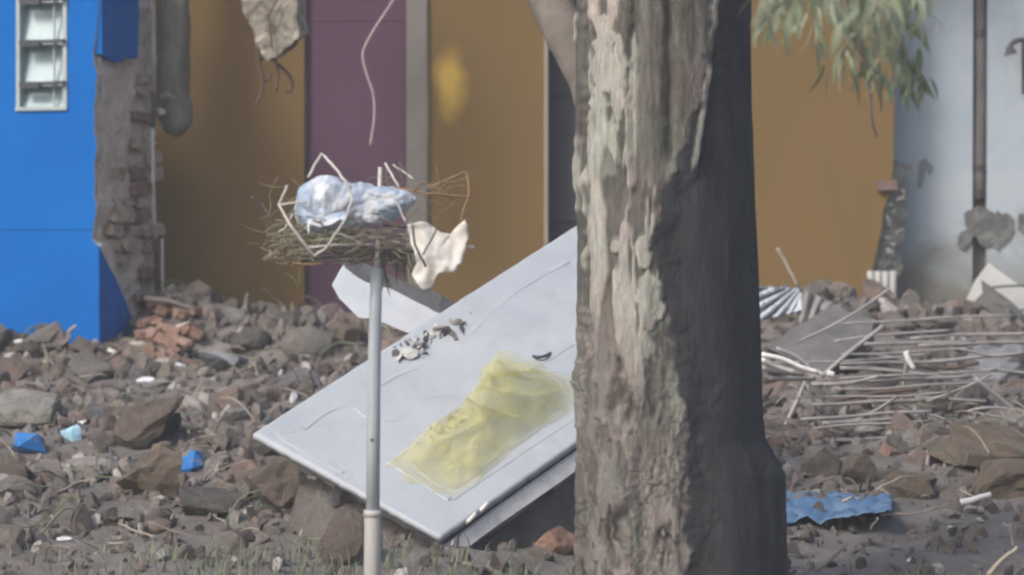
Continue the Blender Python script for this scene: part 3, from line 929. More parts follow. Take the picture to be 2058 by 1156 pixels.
# ------------------------------------------------------------------ weathered wall (right)
def pale_house():
    Y2 = 21.25
    c = at(1930, 660, Y2)
    rt = root('weathered_house', (c.x, Y2, .3), 'weathered pale blue-grey house wall at the right with stained, flaking plaster', 'house')
    a, b = at(1700, -260, Y2), at(2900, 780, Y2)
    x1, x2 = at(1956, 0, Y2).x, at(1984, 0, Y2).x
    MB().box((a.x, Y2, b.z), (x1, Y2 + .2, a.z)).build('wall', M['pale_wall'], rt)
    MB().box((x2, Y2 - .015, b.z), (b.x, Y2 + .2, a.z)).build('wall', M['pale_wall'], rt)
    MB().box((x1, Y2 + .07, b.z), (x2, Y2 + .2, a.z)).build('wall_recess', M['grey_plaster'], rt)
    mb = MB()
    pts = [at(1970 + 2 * math.sin(y * .01), y, Y2 + .02) for y in range(-240, 440, 40)]
    mb.tube(pts, .024, 10)
    pipe = mb.build('drainpipe', M['concrete_dark'], rt, True)
    for y in (60, 330): MB().tube(pxs([(1970, y), (1970, y + 14)], Y2 + .02), .029, 10).build('pipe_bracket', M['dark_wire'], pipe)
    # plaster fallen off round the foot of the pipe: lumps of bare masonry
    rg = random.Random(31)
    for k, pp in enumerate(([(1946, 425), (1970, 412), (1992, 425), (2024, 428), (2038, 446), (2032, 484), (2010, 506), (1986, 500), (1966, 480), (1950, 462), (1940, 440)],
                            [(1928, 474), (1944, 458), (1960, 470), (1952, 486), (1938, 500), (1926, 498)],
                            [(2044, 440), (2060, 428), (2080, 440), (2075, 470), (2052, 468)])):
        prism('bare_masonry', [at(x, y, Y2 - .018) for x, y in pp], (0, .012, 0), M['bare'], rt, step=.016, amp=.012, seed=200 + k)
    for k, pp in enumerate(([(2030, 192), (2046, 184), (2060, 200), (2052, 222), (2034, 218)], [(2046, 258), (2062, 252), (2070, 284), (2052, 292)],
                            [(1846, 324), (1862, 318), (1876, 336), (1870, 352), (1860, 340), (1852, 378), (1844, 380), (1845, 350)])):
        prism('plaster_scar', [at(x, y, Y2 - .004) for x, y in pp], (0, .02, 0), M['scar'], rt, step=.02, amp=.004, seed=220 + k)
    # bracket at the right edge
    br = root('wall_bracket', at(2046, 110, Y2 - .02), 'dark metal bracket fixed to the pale wall at the upper right edge', 'bracket')
    mb = MB().tube(curve(pxs([(2028, 100, Y2 - .14), (2036, 86, Y2 - .12), (2054, 80, Y2 - .1), (2075, 84, Y2 - .03)], Y2), 5), .011, 8)
    mb.build('arm', M['dark_wire'], br)
    MB().tube(pxs([(2057, 84), (2058, 190)], Y2 - .05), .01, 8).build('upright', M['dark_wire'], br)
    mb = MB().tube(pxs([(2028, 92, Y2 - .14), (2032, 110, Y2 - .14)], 0), [.012, .03], 10)
    mb.build('cap', M['dark_wire'], br)
    # pale panel leaning at the foot of the wall
    P = [(1938, 690), (1941, 612), (1962, 566), (1990, 531), (2022, 556), (2090, 600), (2100, 690)]
    o = prism('wall_panel', [at(x, y, Y2 - .25) for x, y in P], (0, .07, 0), M['panel'], None, step=.08, amp=.006, seed=33)
    props(o, 'pale pointed concrete panel leaning on the foot of the weathered wall', 'panel')
    for i, (pp, lab) in enumerate((([(1994, 578), (2030, 575), (2100, 574)], 'thin dark wire standing out level across the pale pointed panel, upper one'),
                                   ([(1940, 624), (1985, 634), (2020, 630), (2100, 614)], 'thin dark wire sagging across the pale pointed panel, lower one'))):
        o = MB().tube(curve(pxs(pp, Y2 - .32), 5), .005, 6).build('wire', M['dark_wire'])
        props(o, lab, 'wire', 'dark wires in front of the pale panel')
LOWP_DK = []
for m_ in LOWP[5:]:
    q = m_.copy(); q.name = 'stone'; q.materials.clear(); q.materials.append(M['bare']); LOWP_DK.append(q)
pale_house()

# ------------------------------------------------------------------ the tree: trunk, limbs, hanging bough with leaves
YT = 13.8
def tree():
    base = at(1338, 1156, YT)
    cx = at(1338, 578, YT).x
    gz = height(cx, YT)
    rt = root('tree', (cx, YT, gz), 'thick foreground tree trunk, pale flaking bark on its left, dark bark on its right', 'tree')
    s = T * YT / 1029
    nth, nz = 380, 620
    z0, z1 = gz - .08, 2.75
    V, F = [], []
    plateA, shadeA, lowA, lichA, crackA = [], [], [], [], []
    ry = [0, 100, 400, 600, 800, 880, 950, 1050, 1156, 1300]
    rR = [187, 187, 190, 199, 209, 216, 258, 264, 265, 270]      # half width to the right, px
    rL = [180, 178, 173, 172, 174, 174, 178, 178, 176, 184]
    by = [-400, 0, 150, 330, 400, 470, 600, 750, 900, 1000, 1156, 1400]
    bx = [1428, 1418, 1408, 1352, 1318, 1305, 1326, 1362, 1378, 1384, 1372, 1372]
    grooves = [([-300, 150, 400, 700, 760], [1162, 1172, 1178, 1183, 1200], 7, .026),
               ([-300, 190, 330, 420], [1262, 1264, 1268, 1262], 7, .02),
               ([-500, 0, 200, 340], [1335, 1336, 1340, 1345], 12, .03),
               ([700, 800, 900, 1000, 1200], [1238, 1262, 1280, 1286, 1290], 9, .024),
               ([640, 760, 1000, 1060, 1200], [1170, 1168, 1166, 1172, 1195], 6, .016),
               ([-300, 120, 260], [1182, 1190, 1184], 5, .014)]
    for j in range(nz + 1):
        z = z0 + (z1 - z0) * j / nz
        py = 578 - ((z - CZ) / YT + math.tan(PITCH)) / T * 1029
        hr = float(np.interp(py, ry, rR)) * s
        hl = float(np.interp(py, ry, rL)) * s
        for i in range(nth):
            th = 2 * math.pi * i / nth
            ct, st = math.cos(th), math.sin(th)      # st<0 faces the camera
            hw = hr if ct > 0 else hl
            x = hw * ct
            dpt = .25
            if st < 0: dpt = .25 + .035 * math.cos(th - R(235))
            y = dpt * st
            px = 1338 + x / s
            nrm = Vector((ct, st, 0))
            front = 1.0 if st < .15 else 0.0
            q = Vector((ct * 1.0, st * 1.0, 0))
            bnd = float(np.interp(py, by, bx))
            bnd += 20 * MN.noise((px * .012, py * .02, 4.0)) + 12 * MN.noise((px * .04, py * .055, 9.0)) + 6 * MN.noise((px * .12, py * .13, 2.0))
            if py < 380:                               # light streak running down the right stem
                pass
            dk = sm(-7, 7, px - bnd) if st < .3 else 1.0  # mask of the shade painted on the right side
            stem = sm(1262, 1280, px + 14 * MN.noise((0, py * .02, 3))) * (1 - dk) * (1 - sm(330, 420, py)) * front
            lw = sm(560, 860, py + 160 * MN.noise((px * .02, py * .007, 7)))
            n1 = MN.noise((px * .042 + .4 * MN.noise((px * .02, py * .008, 3)), py * .0034, 1.7)) + .5 * MN.noise((px * .10, py * .009, 5.1)) + .22 * MN.noise((px * .21, py * .024, 8.8))
            leftness = 1 - sm(1230, 1345, px)
            pl = sm(-.07, .07, n1 + .22 * leftness - .10 - .55 * lw + .16 * sm(380, 480, py) * (1 - lw))
            # pale bare patches low down by the dark edge
            for (ax, ay, w_, h_) in ((1305, 590, 30, 62), (1290, 500, 18, 40), (1235, 490, 12, 16), (1210, 120, 26, 90), (1240, 160, 16, 90), (1285, 690, 26, 34)):
                e = ((px - ax) / w_) ** 2 + ((py - ay) / h_) ** 2 + .9 * MN.noise((px * .05, py * .03, 6))
                if st < .2: pl = max(pl, 1 - sm(.75, .95, e))
            pl *= (1 - dk) * (1 - .85 * stem) * (1 - .75 * lw)
            n2 = MN.noise((px * .045 + .5 * MN.noise((px * .01, py * .01, 2)), py * .0075, 11.7)) + .5 * MN.noise((px * .11, py * .022, 15.1)) + .3 * MN.noise((px * .24, py * .06, 18.8))
            lp = sm(-.05, .02, n2 + .12) * lw * (1 - dk)
            streak = sm(.5, .7, 1 - abs(px - float(np.interp(py, [0, 120, 340], [1432, 1418, 1388])) + 5 * MN.noise((py * .03, 0, 0))) / 16) * (1 - sm(320, 360, py)) if st < 0 else 0
            pl = max(pl, .75 * streak * sm(-.45, -.1, MN.noise((px * .03, py * .018, 3.3))))
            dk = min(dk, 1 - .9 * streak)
            # cracks between the plates of the old bark (lower trunk), fine fissures higher up
            qv = Vector((px * .026 + .8 * MN.noise((px * .016, py * .012, 1)) + .25 * MN.noise((px * .06, py * .05, 2)), py * .0058 + .4 * MN.noise((px * .02, py * .015, 6)), 0))
            dv, _pv = MN.voronoi(qv, distance_metric='DISTANCE', exponent=2.5)
            ck = (1 - sm(.02, .14, dv[1] - dv[0])) * (.35 + .65 * lw) * (1 - .5 * dk) * sm(-.1, .4, MN.noise((px * .014, py * .011, 15)))
            qv2 = Vector((px * .07 + .5 * MN.noise((px * .04, py * .05, 9)), py * .030 + .6 * MN.noise((px * .03, py * .03, 3)), 3))
            dv2, _pv = MN.voronoi(qv2, distance_metric='DISTANCE', exponent=2.5)
            ck = max(ck, .6 * (1 - sm(.02, .12, dv2[1] - dv2[0])) * lw * (1 - .6 * dk) * sm(-.1, .2, MN.noise((px * .012, py * .01, 5))))
            if st > .3: ck = 0
            d = .020 * MN.noise((ct * 1.6, st * 1.6, z * .7)) + .010 * MN.noise((ct * 4, st * 4, z * 1.5))
            d += .009 * pl + .006 * lp
            d += lw * (1 - .7 * dk) * (.006 * MN.noise((px * .03, py * .010, 2.2)) + .0035 * MN.noise((px * .11, py * .03, 4.2)) + .0025 * MN.noise((px * .25, py * .09, 4.2)))
            d += (1 - lw) * (1 - .6 * dk) * (.0035 * MN.noise((px * .09, py * .014, 5.5)) + .002 * MN.noise((px * .2, py * .04, 1.5)))
            if st < .1:
                for gy, gx, gw, gd in grooves:
                    if gy[0] <= py <= gy[-1]:
                        g = float(np.interp(py, gy, gx)) + 7 * MN.noise((py * .012, gw, 0)) + 3 * MN.noise((py * .05, gw, 2))
                        fade = sm(gy[0], gy[0] + 30, py) * (1 - sm(gy[-1] - 40, gy[-1], py))
                        d -= gd * fade * math.exp(-((px - g) / gw) ** 2)
            d -= .014 * dk * sm(0, 60, px - bnd)
            d -= .006 * ck * (.4 + .6 * lw)
            # knuckle on the left at the height of the net
            if st < .6:
                d += .014 * math.exp(-((py - 760) / 26) ** 2) * sm(.8, .98, -ct)
            li = 0.0
            for (ax, ay, w_, h_) in ((1216, 318, 26, 38), (1470, 180, 0.1, 0.1), (1237, 488, 14, 17)):
                e = ((px - ax) / w_) ** 2 + ((py - ay) / h_) ** 2 + .6 * MN.noise((px * .06, py * .05, 1))
                if st < 0: li = max(li, 1 - sm(.7, 1.0, e))
            V.append(Vector((cx + x, YT + y, z)) + nrm * d)
            plateA.append(max(pl, .42 * lp)); shadeA.append(dk); lowA.append(lw); lichA.append(li * .45); crackA.append(ck * (1 - .6 * pl))
    for j in range(nz):
        for i in range(nth):
            i2 = (i + 1) % nth
            F.append([j * nth + i, j * nth + i2, (j + 1) * nth + i2, (j + 1) * nth + i])
    F.append([nz * nth + i for i in range(nth)])
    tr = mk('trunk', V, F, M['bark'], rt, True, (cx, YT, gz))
    for nm, arr in (('plate', plateA), ('dark', shadeA), ('low', lowA), ('lichen', lichA), ('crack', crackA)):
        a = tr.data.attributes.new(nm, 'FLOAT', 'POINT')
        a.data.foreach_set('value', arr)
    # limb leaving to the upper left
    mb = MB()
    pts = curve([at(1260, 330, YT + .10), at(1195, 170, YT + .10), at(1140, 60, YT + .13), at(1085, -40, YT + .18), at(1020, -220, YT + .3)], 8)
    n = len(pts)
    V, F = tube_vf(pts, [.075 - .02 * i / n for i in range(n)], 16)
    V = [v + Vector((MN.noise(v * 14), MN.noise(v * 14 + Vector((5, 0, 0))), 0)) * .014 for v in V]
    mk('limb', V, F, M['dead_branch'], rt, True)
    # bough reaching over towards the camera on the right, leaves hang from it
    YB = 11.2
    hub = [at(1500, -330, 13.5), at(1580, -190, 12.4), at(1690, -95, YB), at(1800, -60, YB - .1)]
    pts = curve(hub, 6)
    bough = MB().tube(pts, [.035 - .02 * i / len(pts) for i in range(len(pts))], 8).build('bough', M['dead_branch'], rt)
    # twigs
    rg = random.Random(17)
    twigs = [[(1690, -95), (1700, -10), (1715, 70), (1740, 130), (1760, 165)],
             [(1740, -85), (1770, 0), (1800, 70), (1822, 130), (1836, 172)],
             [(1640, -140), (1630, -40), (1640, 30), (1655, 70)],
             [(1600, -170), (1585, -80), (1572, -10), (1566, 40)],
             [(1800, -60), (1830, 0), (1822, 60)],
             [(1715, 70), (1690, 110), (1672, 140)],
             [(1770, 0), (1730, 60), (1745, 150), (1752, 240), (1762, 275)]]
    mb = MB()
    tips = []
    for k, t in enumerate(twigs):
        yy = YB + rg.uniform(-.35, .25)
        pp = curve([at(x, y, yy + .1 * i) for i, (x, y) in enumerate(t)], 5)
        mb.tube(pp, [.006 - .0035 * i / len(pp) for i in range(len(pp))], 6)
        tips.append((k, pp))
    mb.build('twig', M['stick'], bough)
    # leaf: a folded, curved blade
    def leaf_mesh(L, Wd, bend):
        V, F = [], []
        n = 6
        for i in range(n + 1):
            t = i / n
            wd = Wd * math.sin(math.pi * min(1, t ** .8)) * .5 + .0006
            zz = -bend * t * t * L
            for sx, lift in ((-1, .25), (0, 0), (1, .25)):
                V.append((sx * wd, t * L, zz + abs(sx) * wd * lift))
        for i in range(n):
            for c in range(2):
                a = i * 3 + c
                F.append([a, a + 1, a + 4, a + 3])
        me = bpy.data.meshes.new('leaf')
        me.from_pydata(V, [], F)
        me.materials.append(M['leaf'])
        me.polygons.foreach_set('use_smooth', [True] * len(me.polygons))
        return me
    LM = [leaf_mesh(.072, .016, .5), leaf_mesh(.060, .014, .9), leaf_mesh(.084, .015, .3)]
    cnt = 0
    def put(p, spread, sc):
        az = rg.uniform(0, 2 * math.pi)
        dn = rg.uniform(.5, 1.35)
        o = link('leaf', rg.choice(LM), p, bough, Euler((-dn, rg.uniform(-.6, .6), az)), (sc,) * 3)
    for k, pp in tips:
        lo = 0 if k not in (6,) else len(pp) // 3
        for i in range(lo, len(pp)):
            m_ = {0: 2, 1: 3, 2: 1, 3: 1, 4: 2, 5: 1, 6: 0}[k]
            if k == 1 and i > len(pp) * .6: m_ = 4
            for _ in range(m_):
                put(pp[i] + Vector((rg.gauss(0, .02), rg.gauss(0, .06), rg.gauss(0, .015))), .02, rg.uniform(.7, 1.1))
                cnt += 1
    # the fuller mass that crosses the top of the frame
    for _ in range(116):
        px = rg.uniform(1535, 1865)
        py = rg.uniform(-70, 50) - 22 * abs((px - 1690) / 160)
        put(at(px, py, rg.uniform(9.8, 11.2)), .05, rg.uniform(.8, 1.25))
tree()

# ------------------------------------------------------------------ the fallen slab
def fallen_slab():
    o0 = Vector(((SF.x + SR.x) / 2, (SF.y + SL.y) / 2, SF.z - .1))
    rt = root('fallen_slab', o0, 'big white painted slab with panel mouldings lying tilted on the rubble behind the pole', 'slab')
    # skin: a grid so that it can sag and chip a little
    nu, nv = 60, 90
    V, F = [], []
    for j in range(nv + 1):
        for i in range(nu + 1):
            a, b = i / nu, j / nv
            p = SF.lerp(SL, a).lerp(SR.lerp(SB, a), b)
            w_ = .003 * MN.noise((a * 3, b * 3, 1)) + .0012 * MN.noise((a * 14, b * 20, 4))
            e = Vector((0, 0, 0))
            if i == 0 or j == 0 or i == nu:
                e = (SL - SF).normalized() * .003 * MN.noise((b * 30, 2, i)) + (SR - SF).normalized() * .003 * MN.noise((a * 30, 7, j))
            V.append(p + SN * w_ + e)
    n = len(V)
    V += [v - SN * .022 for v in V]
    W_ = nu + 1
    for j in range(nv):
        for i in range(nu):
            a = j * W_ + i
            F.append([a, a + W_, a + W_ + 1, a + 1]); F.append([n + a, n + a + 1, n + a + W_ + 1, n + a + W_])
    for i in range(nu):
        F.append([i, i + 1, n + i + 1, n + i]); a = nv * W_ + i; F.append([a, n + a, n + a + 1, a + 1])
    for j in range(nv):
        a = j * W_; F.append([a, n + a, n + a + W_, a + W_]); a += nu; F.append([a, a + W_, n + a + W_, n + a])
    mk('painted_face', V, F, M['white_paint'], rt, True)
    uu = (SL - SF).normalized(); vv = (SR - SF).normalized()
    Lu = (SL - SF).length; Lv = (SR - SF).length
    def pt(a, b, h): return SF + uu * a + vv * b + SN * h
    def bx(a0, a1, b0, b1, h0, h1):
        return ([pt(a0, b0, h0), pt(a1, b0, h0), pt(a1, b1, h0), pt(a0, b1, h0), pt(a0, b0, h1), pt(a1, b0, h1), pt(a1, b1, h1), pt(a0, b1, h1)],
                [[0, 3, 2, 1], [4, 5, 6, 7], [0, 1, 5, 4], [1, 2, 6, 5], [2, 3, 7, 6], [3, 0, 4, 7]])
    mk('dark_board', *bx(.006, .10, .0, Lv, -.046, -.024), M['dark_gap'], rt)  # shade of the gap under the skin, painted as a solid strip
    # pale strip along the right edge, bent at its near end
    mb = MB()
    n = 24
    P = []
    for i in range(n + 1):
        t = i / n
        b = -.02 + t * (Lv + .02)
        drop = -.006 * math.exp(-t * 9) * 3
        P.append(pt(-.004 + .002 * math.sin(t * 9), b, -.052 + drop))
    V, F = [], []
    for p in P:
        for da, dh in ((-.003, .012), (-.030, -.018), (.03, -.018), (.03, .012)):
            V.append(p + uu * da + SN * dh)
    for i in range(n):
        for k in range(4):
            F.append([i * 4 + k, i * 4 + (k + 1) % 4, (i + 1) * 4 + (k + 1) % 4, (i + 1) * 4 + k])
    F += [[0, 3, 2, 1], [n * 4, n * 4 + 1, n * 4 + 2, n * 4 + 3]]
    mk('edge_strip', V, F, M['strip'], rt)
    # concrete body under it, broken on its faces
    V, F = [], []
    A, B = 26, 60
    bm = bmesh.new()
    Vb, Fb = bx(.008, Lu - .07, .10, Lv - .03, -.135, -.066)
    vs = [bm.verts.new(v) for v in Vb]
    for f in Fb: bm.faces.new([vs[i] for i in f])
    bmesh.ops.subdivide_edges(bm, edges=bm.edges[:], cuts=12, use_grid_fill=True)
    for v in bm.verts:
        q = v.co * 14
        v.co += Vector((MN.noise(q), MN.noise(q + Vector((7, 0, 0))), MN.noise(q + Vector((0, 7, 0))))) * .016
    from_bm('concrete_body', bm, M['concrete'], rt)
    # mouldings
    def ridge(pp, wd=.017, hh=.0018):
        pts = curve([on_slab(x, y, 0) for x, y in pp], 6)
        V, F = [], []
        for k, p in enumerate(pts):
            t = (pts[min(k + 1, len(pts) - 1)] - pts[max(k - 1, 0)]).normalized()
            sd = t.cross(SN).normalized()
            V += [p - sd * wd - SN * .004, p - sd * wd * .55 + SN * hh, p + sd * wd * .55 + SN * hh, p + sd * wd - SN * .004]
        for k in range(len(pts) - 1):
            for c in range(3):
                a = k * 4 + c
                F.append([a, a + 4, a + 5, a + 1])
        mk('moulding', V, F, M['moulding'], rt)
    ridge([(783, 925), (845, 965), (905, 1003)])
    ridge([(905, 1003), (1000, 940), (1090, 880), (1230, 790)])
    ridge([(783, 925), (880, 862), (1000, 784), (1150, 690)])
    ridge([(826, 930), (905, 979), (990, 922), (1120, 838)], .012, .0015)
    ridge([(610, 862), (640, 838), (664, 824), (690, 816), (718, 820), (742, 838), (775, 846), (808, 842)], .014)
    ridge([(765, 772), (800, 752), (835, 740)], .014)
    ridge([(925, 690), (965, 648), (1010, 606), (1060, 570), (1140, 525)], .015)
    ridge([(590, 865), (560, 872), (600, 900), (690, 950)], .012, .0012)
    # dark pull handle
    MB().tube(curve([on_slab(1072, 716, .002), on_slab(1080, 718, .014), on_slab(1094, 716, .014), on_slab(1106, 710, .002)], 4), .005, 6).build('handle', M['clip'], rt)
    # bent clips on the right edge
    for k, (x, y) in enumerate(((944, 1041), (968, 1020))):
        c = on_slab(x, y, -.008)
        MB().tube(curve([c + vv * .02, c + vv * .012 + SN * .012 - uu * .01, c - vv * .014 + SN * .008 - uu * .012, c - vv * .02 - SN * .01], 4), .006, 6).build('clip', M['strip'], rt)
    return rt
fallen_slab()

TONES = [('dark grey', (0.13, 0.12, 0.115), 2), ('grey-brown', (0.225, 0.193, 0.173), 6), ('pale grey', (0.38, 0.358, 0.342), 5), ('tan', (0.26, 0.217, 0.18), 2), ('pinkish brown', (0.275, 0.212, 0.19), 6), ('bluish grey', (0.215, 0.215, 0.228), 3), ('mid grey', (0.26, 0.24, 0.23), 5)]
TW = [t for t in TONES for _ in range(t[2])]
# chips of debris lying on the slab
rg = random.Random(23)
CHIP = []
CHIPW = []
for m_ in LOWP[4:]:
    q = m_.copy(); q.name = 'debris_chip'; q.materials.clear(); q.materials.append(M['concrete_pale']); CHIPW.append(q)
for m_ in LOWP:
    q = m_.copy(); q.name = 'debris_chip'; q.materials.clear(); q.materials.append(M['rubble']); CHIP.append(q)
for k in range(64):
    if k < 46: x, y = rg.uniform(790, 945), 0; y = 718 - (x - 790) * .48 + rg.gauss(0, 12)
    else: x, y = rg.uniform(860, 960), 0; y = 880 - (x - 860) * .55 + rg.gauss(0, 8)
    s_ = rg.uniform(.005, .014)
    tn = rg.choice([TONES[2], TONES[6], TONES[5]])
    o = link('debris_chip', rg.choice(CHIPW if rg.random() < .7 else CHIP), on_slab(x, y, s_ * .45), None, Euler((rg.uniform(0, 6), rg.uniform(0, 6), rg.uniform(0, 6))), (s_ * 1.6, s_ * 1.1, s_ * .6))
    o.color = (*tn[1], 1)
    props(o, 'small debris chip, grey or whitish, on the far edge of the white slab' if k < 46 else 'small grey debris chip beside the yellow net on the white slab', 'debris chip', 'debris chips on the white slab')
big = [(888, 662, .03, 'concrete', 'round grey lump with a hole lying on the far edge of the white slab'), (822, 708, .028, 'concrete_pale', 'flat pale plaster piece on the far edge of the white slab'), (846, 692, .022, 'concrete_dark', 'dark grey lump on the far edge of the white slab, left of the round one')]
for (x, y, s_, mt, lab) in big:
    m_ = LOWP[3].copy(); m_.materials.clear(); m_.materials.append(M[mt])
    o = link('debris_lump', m_, on_slab(x, y, s_ * .4), None, Euler((.3, .4, x)), (s_ * 1.4, s_, s_ * .7))
    props(o, lab, 'lump')

# ------------------------------------------------------------------ yellow net on the slab
def net():
    P = [(772, 938), (812, 905), (852, 880), (905, 850), (935, 820), (955, 780), (975, 738), (1000, 702), (1035, 712), (1075, 728), (1120, 745), (1165, 760), (1168, 805),
         (1140, 832), (1095, 862), (1050, 892), (1005, 930), (962, 968), (930, 990), (902, 1000), (868, 990), (835, 970), (805, 955)]
    uu = (SL - SF).normalized(); vv = (SR - SF).normalized()
    def uv(p): d = p - SF; return d.dot(uu), d.dot(vv)
    Q = [Vector((*uv(on_slab(x, y)), 0)) for x, y in P]
    cx_, cy_ = sum(q.x for q in Q) / len(Q), sum(q.y for q in Q) / len(Q)
    V, F, wv = [], [], []
    Qs = []
    m = len(Q)
    for i in range(m):
        for k in range(8): Qs.append(Q[i].lerp(Q[(i + 1) % m], k / 8) + Vector((MN.noise((i, k, 2)), MN.noise((i, k, 8)), 0)) * .010)
    m = len(Qs)
    for layer in range(3):
        n0 = len(V)
        rings = 34
        for r_ in range(rings + 1):
            f = r_ / rings
            for i in range(m):
                sc = f * (1 - .13 * layer) * (1 + .10 * MN.noise((i * .12, layer * 3, 1)))
                a = cx_ + (Qs[i].x - cx_) * sc
                b = cy_ + (Qs[i].y - cy_) * sc + layer * .012
                r1 = 1 - 2 * abs(MN.noise((a * 5 + b * 4, b * 3 - a * 3, layer * 2.1)))
                r2 = 1 - 2 * abs(MN.noise((a * 8 - b * 4, b * 6 + a * 5, 4 + layer)))
                fold = .085 * max(0, r1) ** 4 + .020 * max(0, r2) ** 3 + .002 * MN.noise((a * 30, b * 26, layer))
                bulge = .10 * math.exp(-((b - .62) / .28) ** 2 - ((a - .30) / .15) ** 2)
                h = .62 * (1 - f ** 3) * (.018 + max(0, fold) + bulge * (1 + .2 * layer)) + .004 + .006 * layer
                V.append(SF + uu * a + vv * b + SN * h)
                wv.append((.26 if layer == 0 else .17) * (1 - .25 * f ** 8) - (.12 * sm(.6, 1.2, b) if layer == 0 else 0))
        for r_ in range(rings):
            for i in range(m):
                i2 = (i + 1) % m
                F.append([n0 + r_ * m + i, n0 + r_ * m + i2, n0 + (r_ + 1) * m + i2, n0 + (r_ + 1) * m + i])
    o = mk('net', V, F, M['net'], None, True)
    a = o.data.attributes.new('weave', 'FLOAT', 'POINT'); a.data.foreach_set('value', wv)
    props(o, 'sheer yellow net crumpled on the white slab left of the tree', 'net')
net()

# ------------------------------------------------------------------ white plaster fragment standing behind the pole
def fragment():
    Y = 15.75
    P = [(668, 573), (676, 557), (690, 536), (716, 556), (760, 574), (820, 600), (890, 632), (905, 640), (866, 668), (838, 668), (800, 662), (772, 650), (745, 641), (720, 638), (700, 618), (682, 600)]
    c = at(780, 668, Y)
    rt = root('wall_fragment', c, 'broken white plastered wall fragment standing between the pole and the white slab', 'wall fragment')
    tl = lambda x, y: Y + (x - 668) * .0009 + (668 - y) * .0016
    F_ = [at(x, y, tl(x, y)) for x, y in P]
    prism('plaster_face', F_, (0, .02, .004), M['white_plaster'], rt, step=.03, amp=.006, seed=41, flat=True)
    B_ = [at(x, y, .024 + tl(x, y)) + Vector((.012, 0, .014)) for x, y in P]
    prism('concrete_back', B_, (.01, .09, .03), M['concrete_dark'], rt, step=.03, amp=.006, seed=42)
fragment()

# ------------------------------------------------------------------ pole with the wire basket
YP = 13.0
def pole():
    b = at(748, 1156, YP)
    gz = height(b.x, YP)
    rt = root('pole', (b.x, YP, gz), 'slim pale metal pole standing in front of the slab, holding a wire basket', 'pole')
    top, low = at(764, 336, YP), at(749, 1030, YP)
    foot = at(747, 1156, YP); foot.z = gz - .1
    mid = at(757, 540, YP); 
    MB().tube([Vector((foot.x, YP, gz - .1)), low + Vector((0, 0, -.02)), low], [.0235, .0225, .0225], 20).build('sleeve', M['sleeve'], rt, True)
    MB().tube([low + Vector((0, 0, -.05)), at(751, 800, YP), at(754, 640, YP), mid], [.0185, .018, .0165, .0155], 20).build('shaft', M['pole'], rt, True)
    MB().tube([mid + Vector((0, 0, -.04)), at(759, 500, YP), at(762, 420, YP), top], [.0075, .007, .006, .0055], 10).build('top_rod', M['pale_wire'], rt, True)
    MB().tube([low + Vector((0, 0, -.012)), low + Vector((0, 0, .006))], .0243, 20).build('collar', M['sleeve'], rt, True)
    # rust freckle and a weld
    c = at(747, 884, YP - .018)
    MB().tube([c, c + Vector((0, -.004, 0))], .004, 8).build('screw', M['dark_wire'], rt)
    return rt
pole()

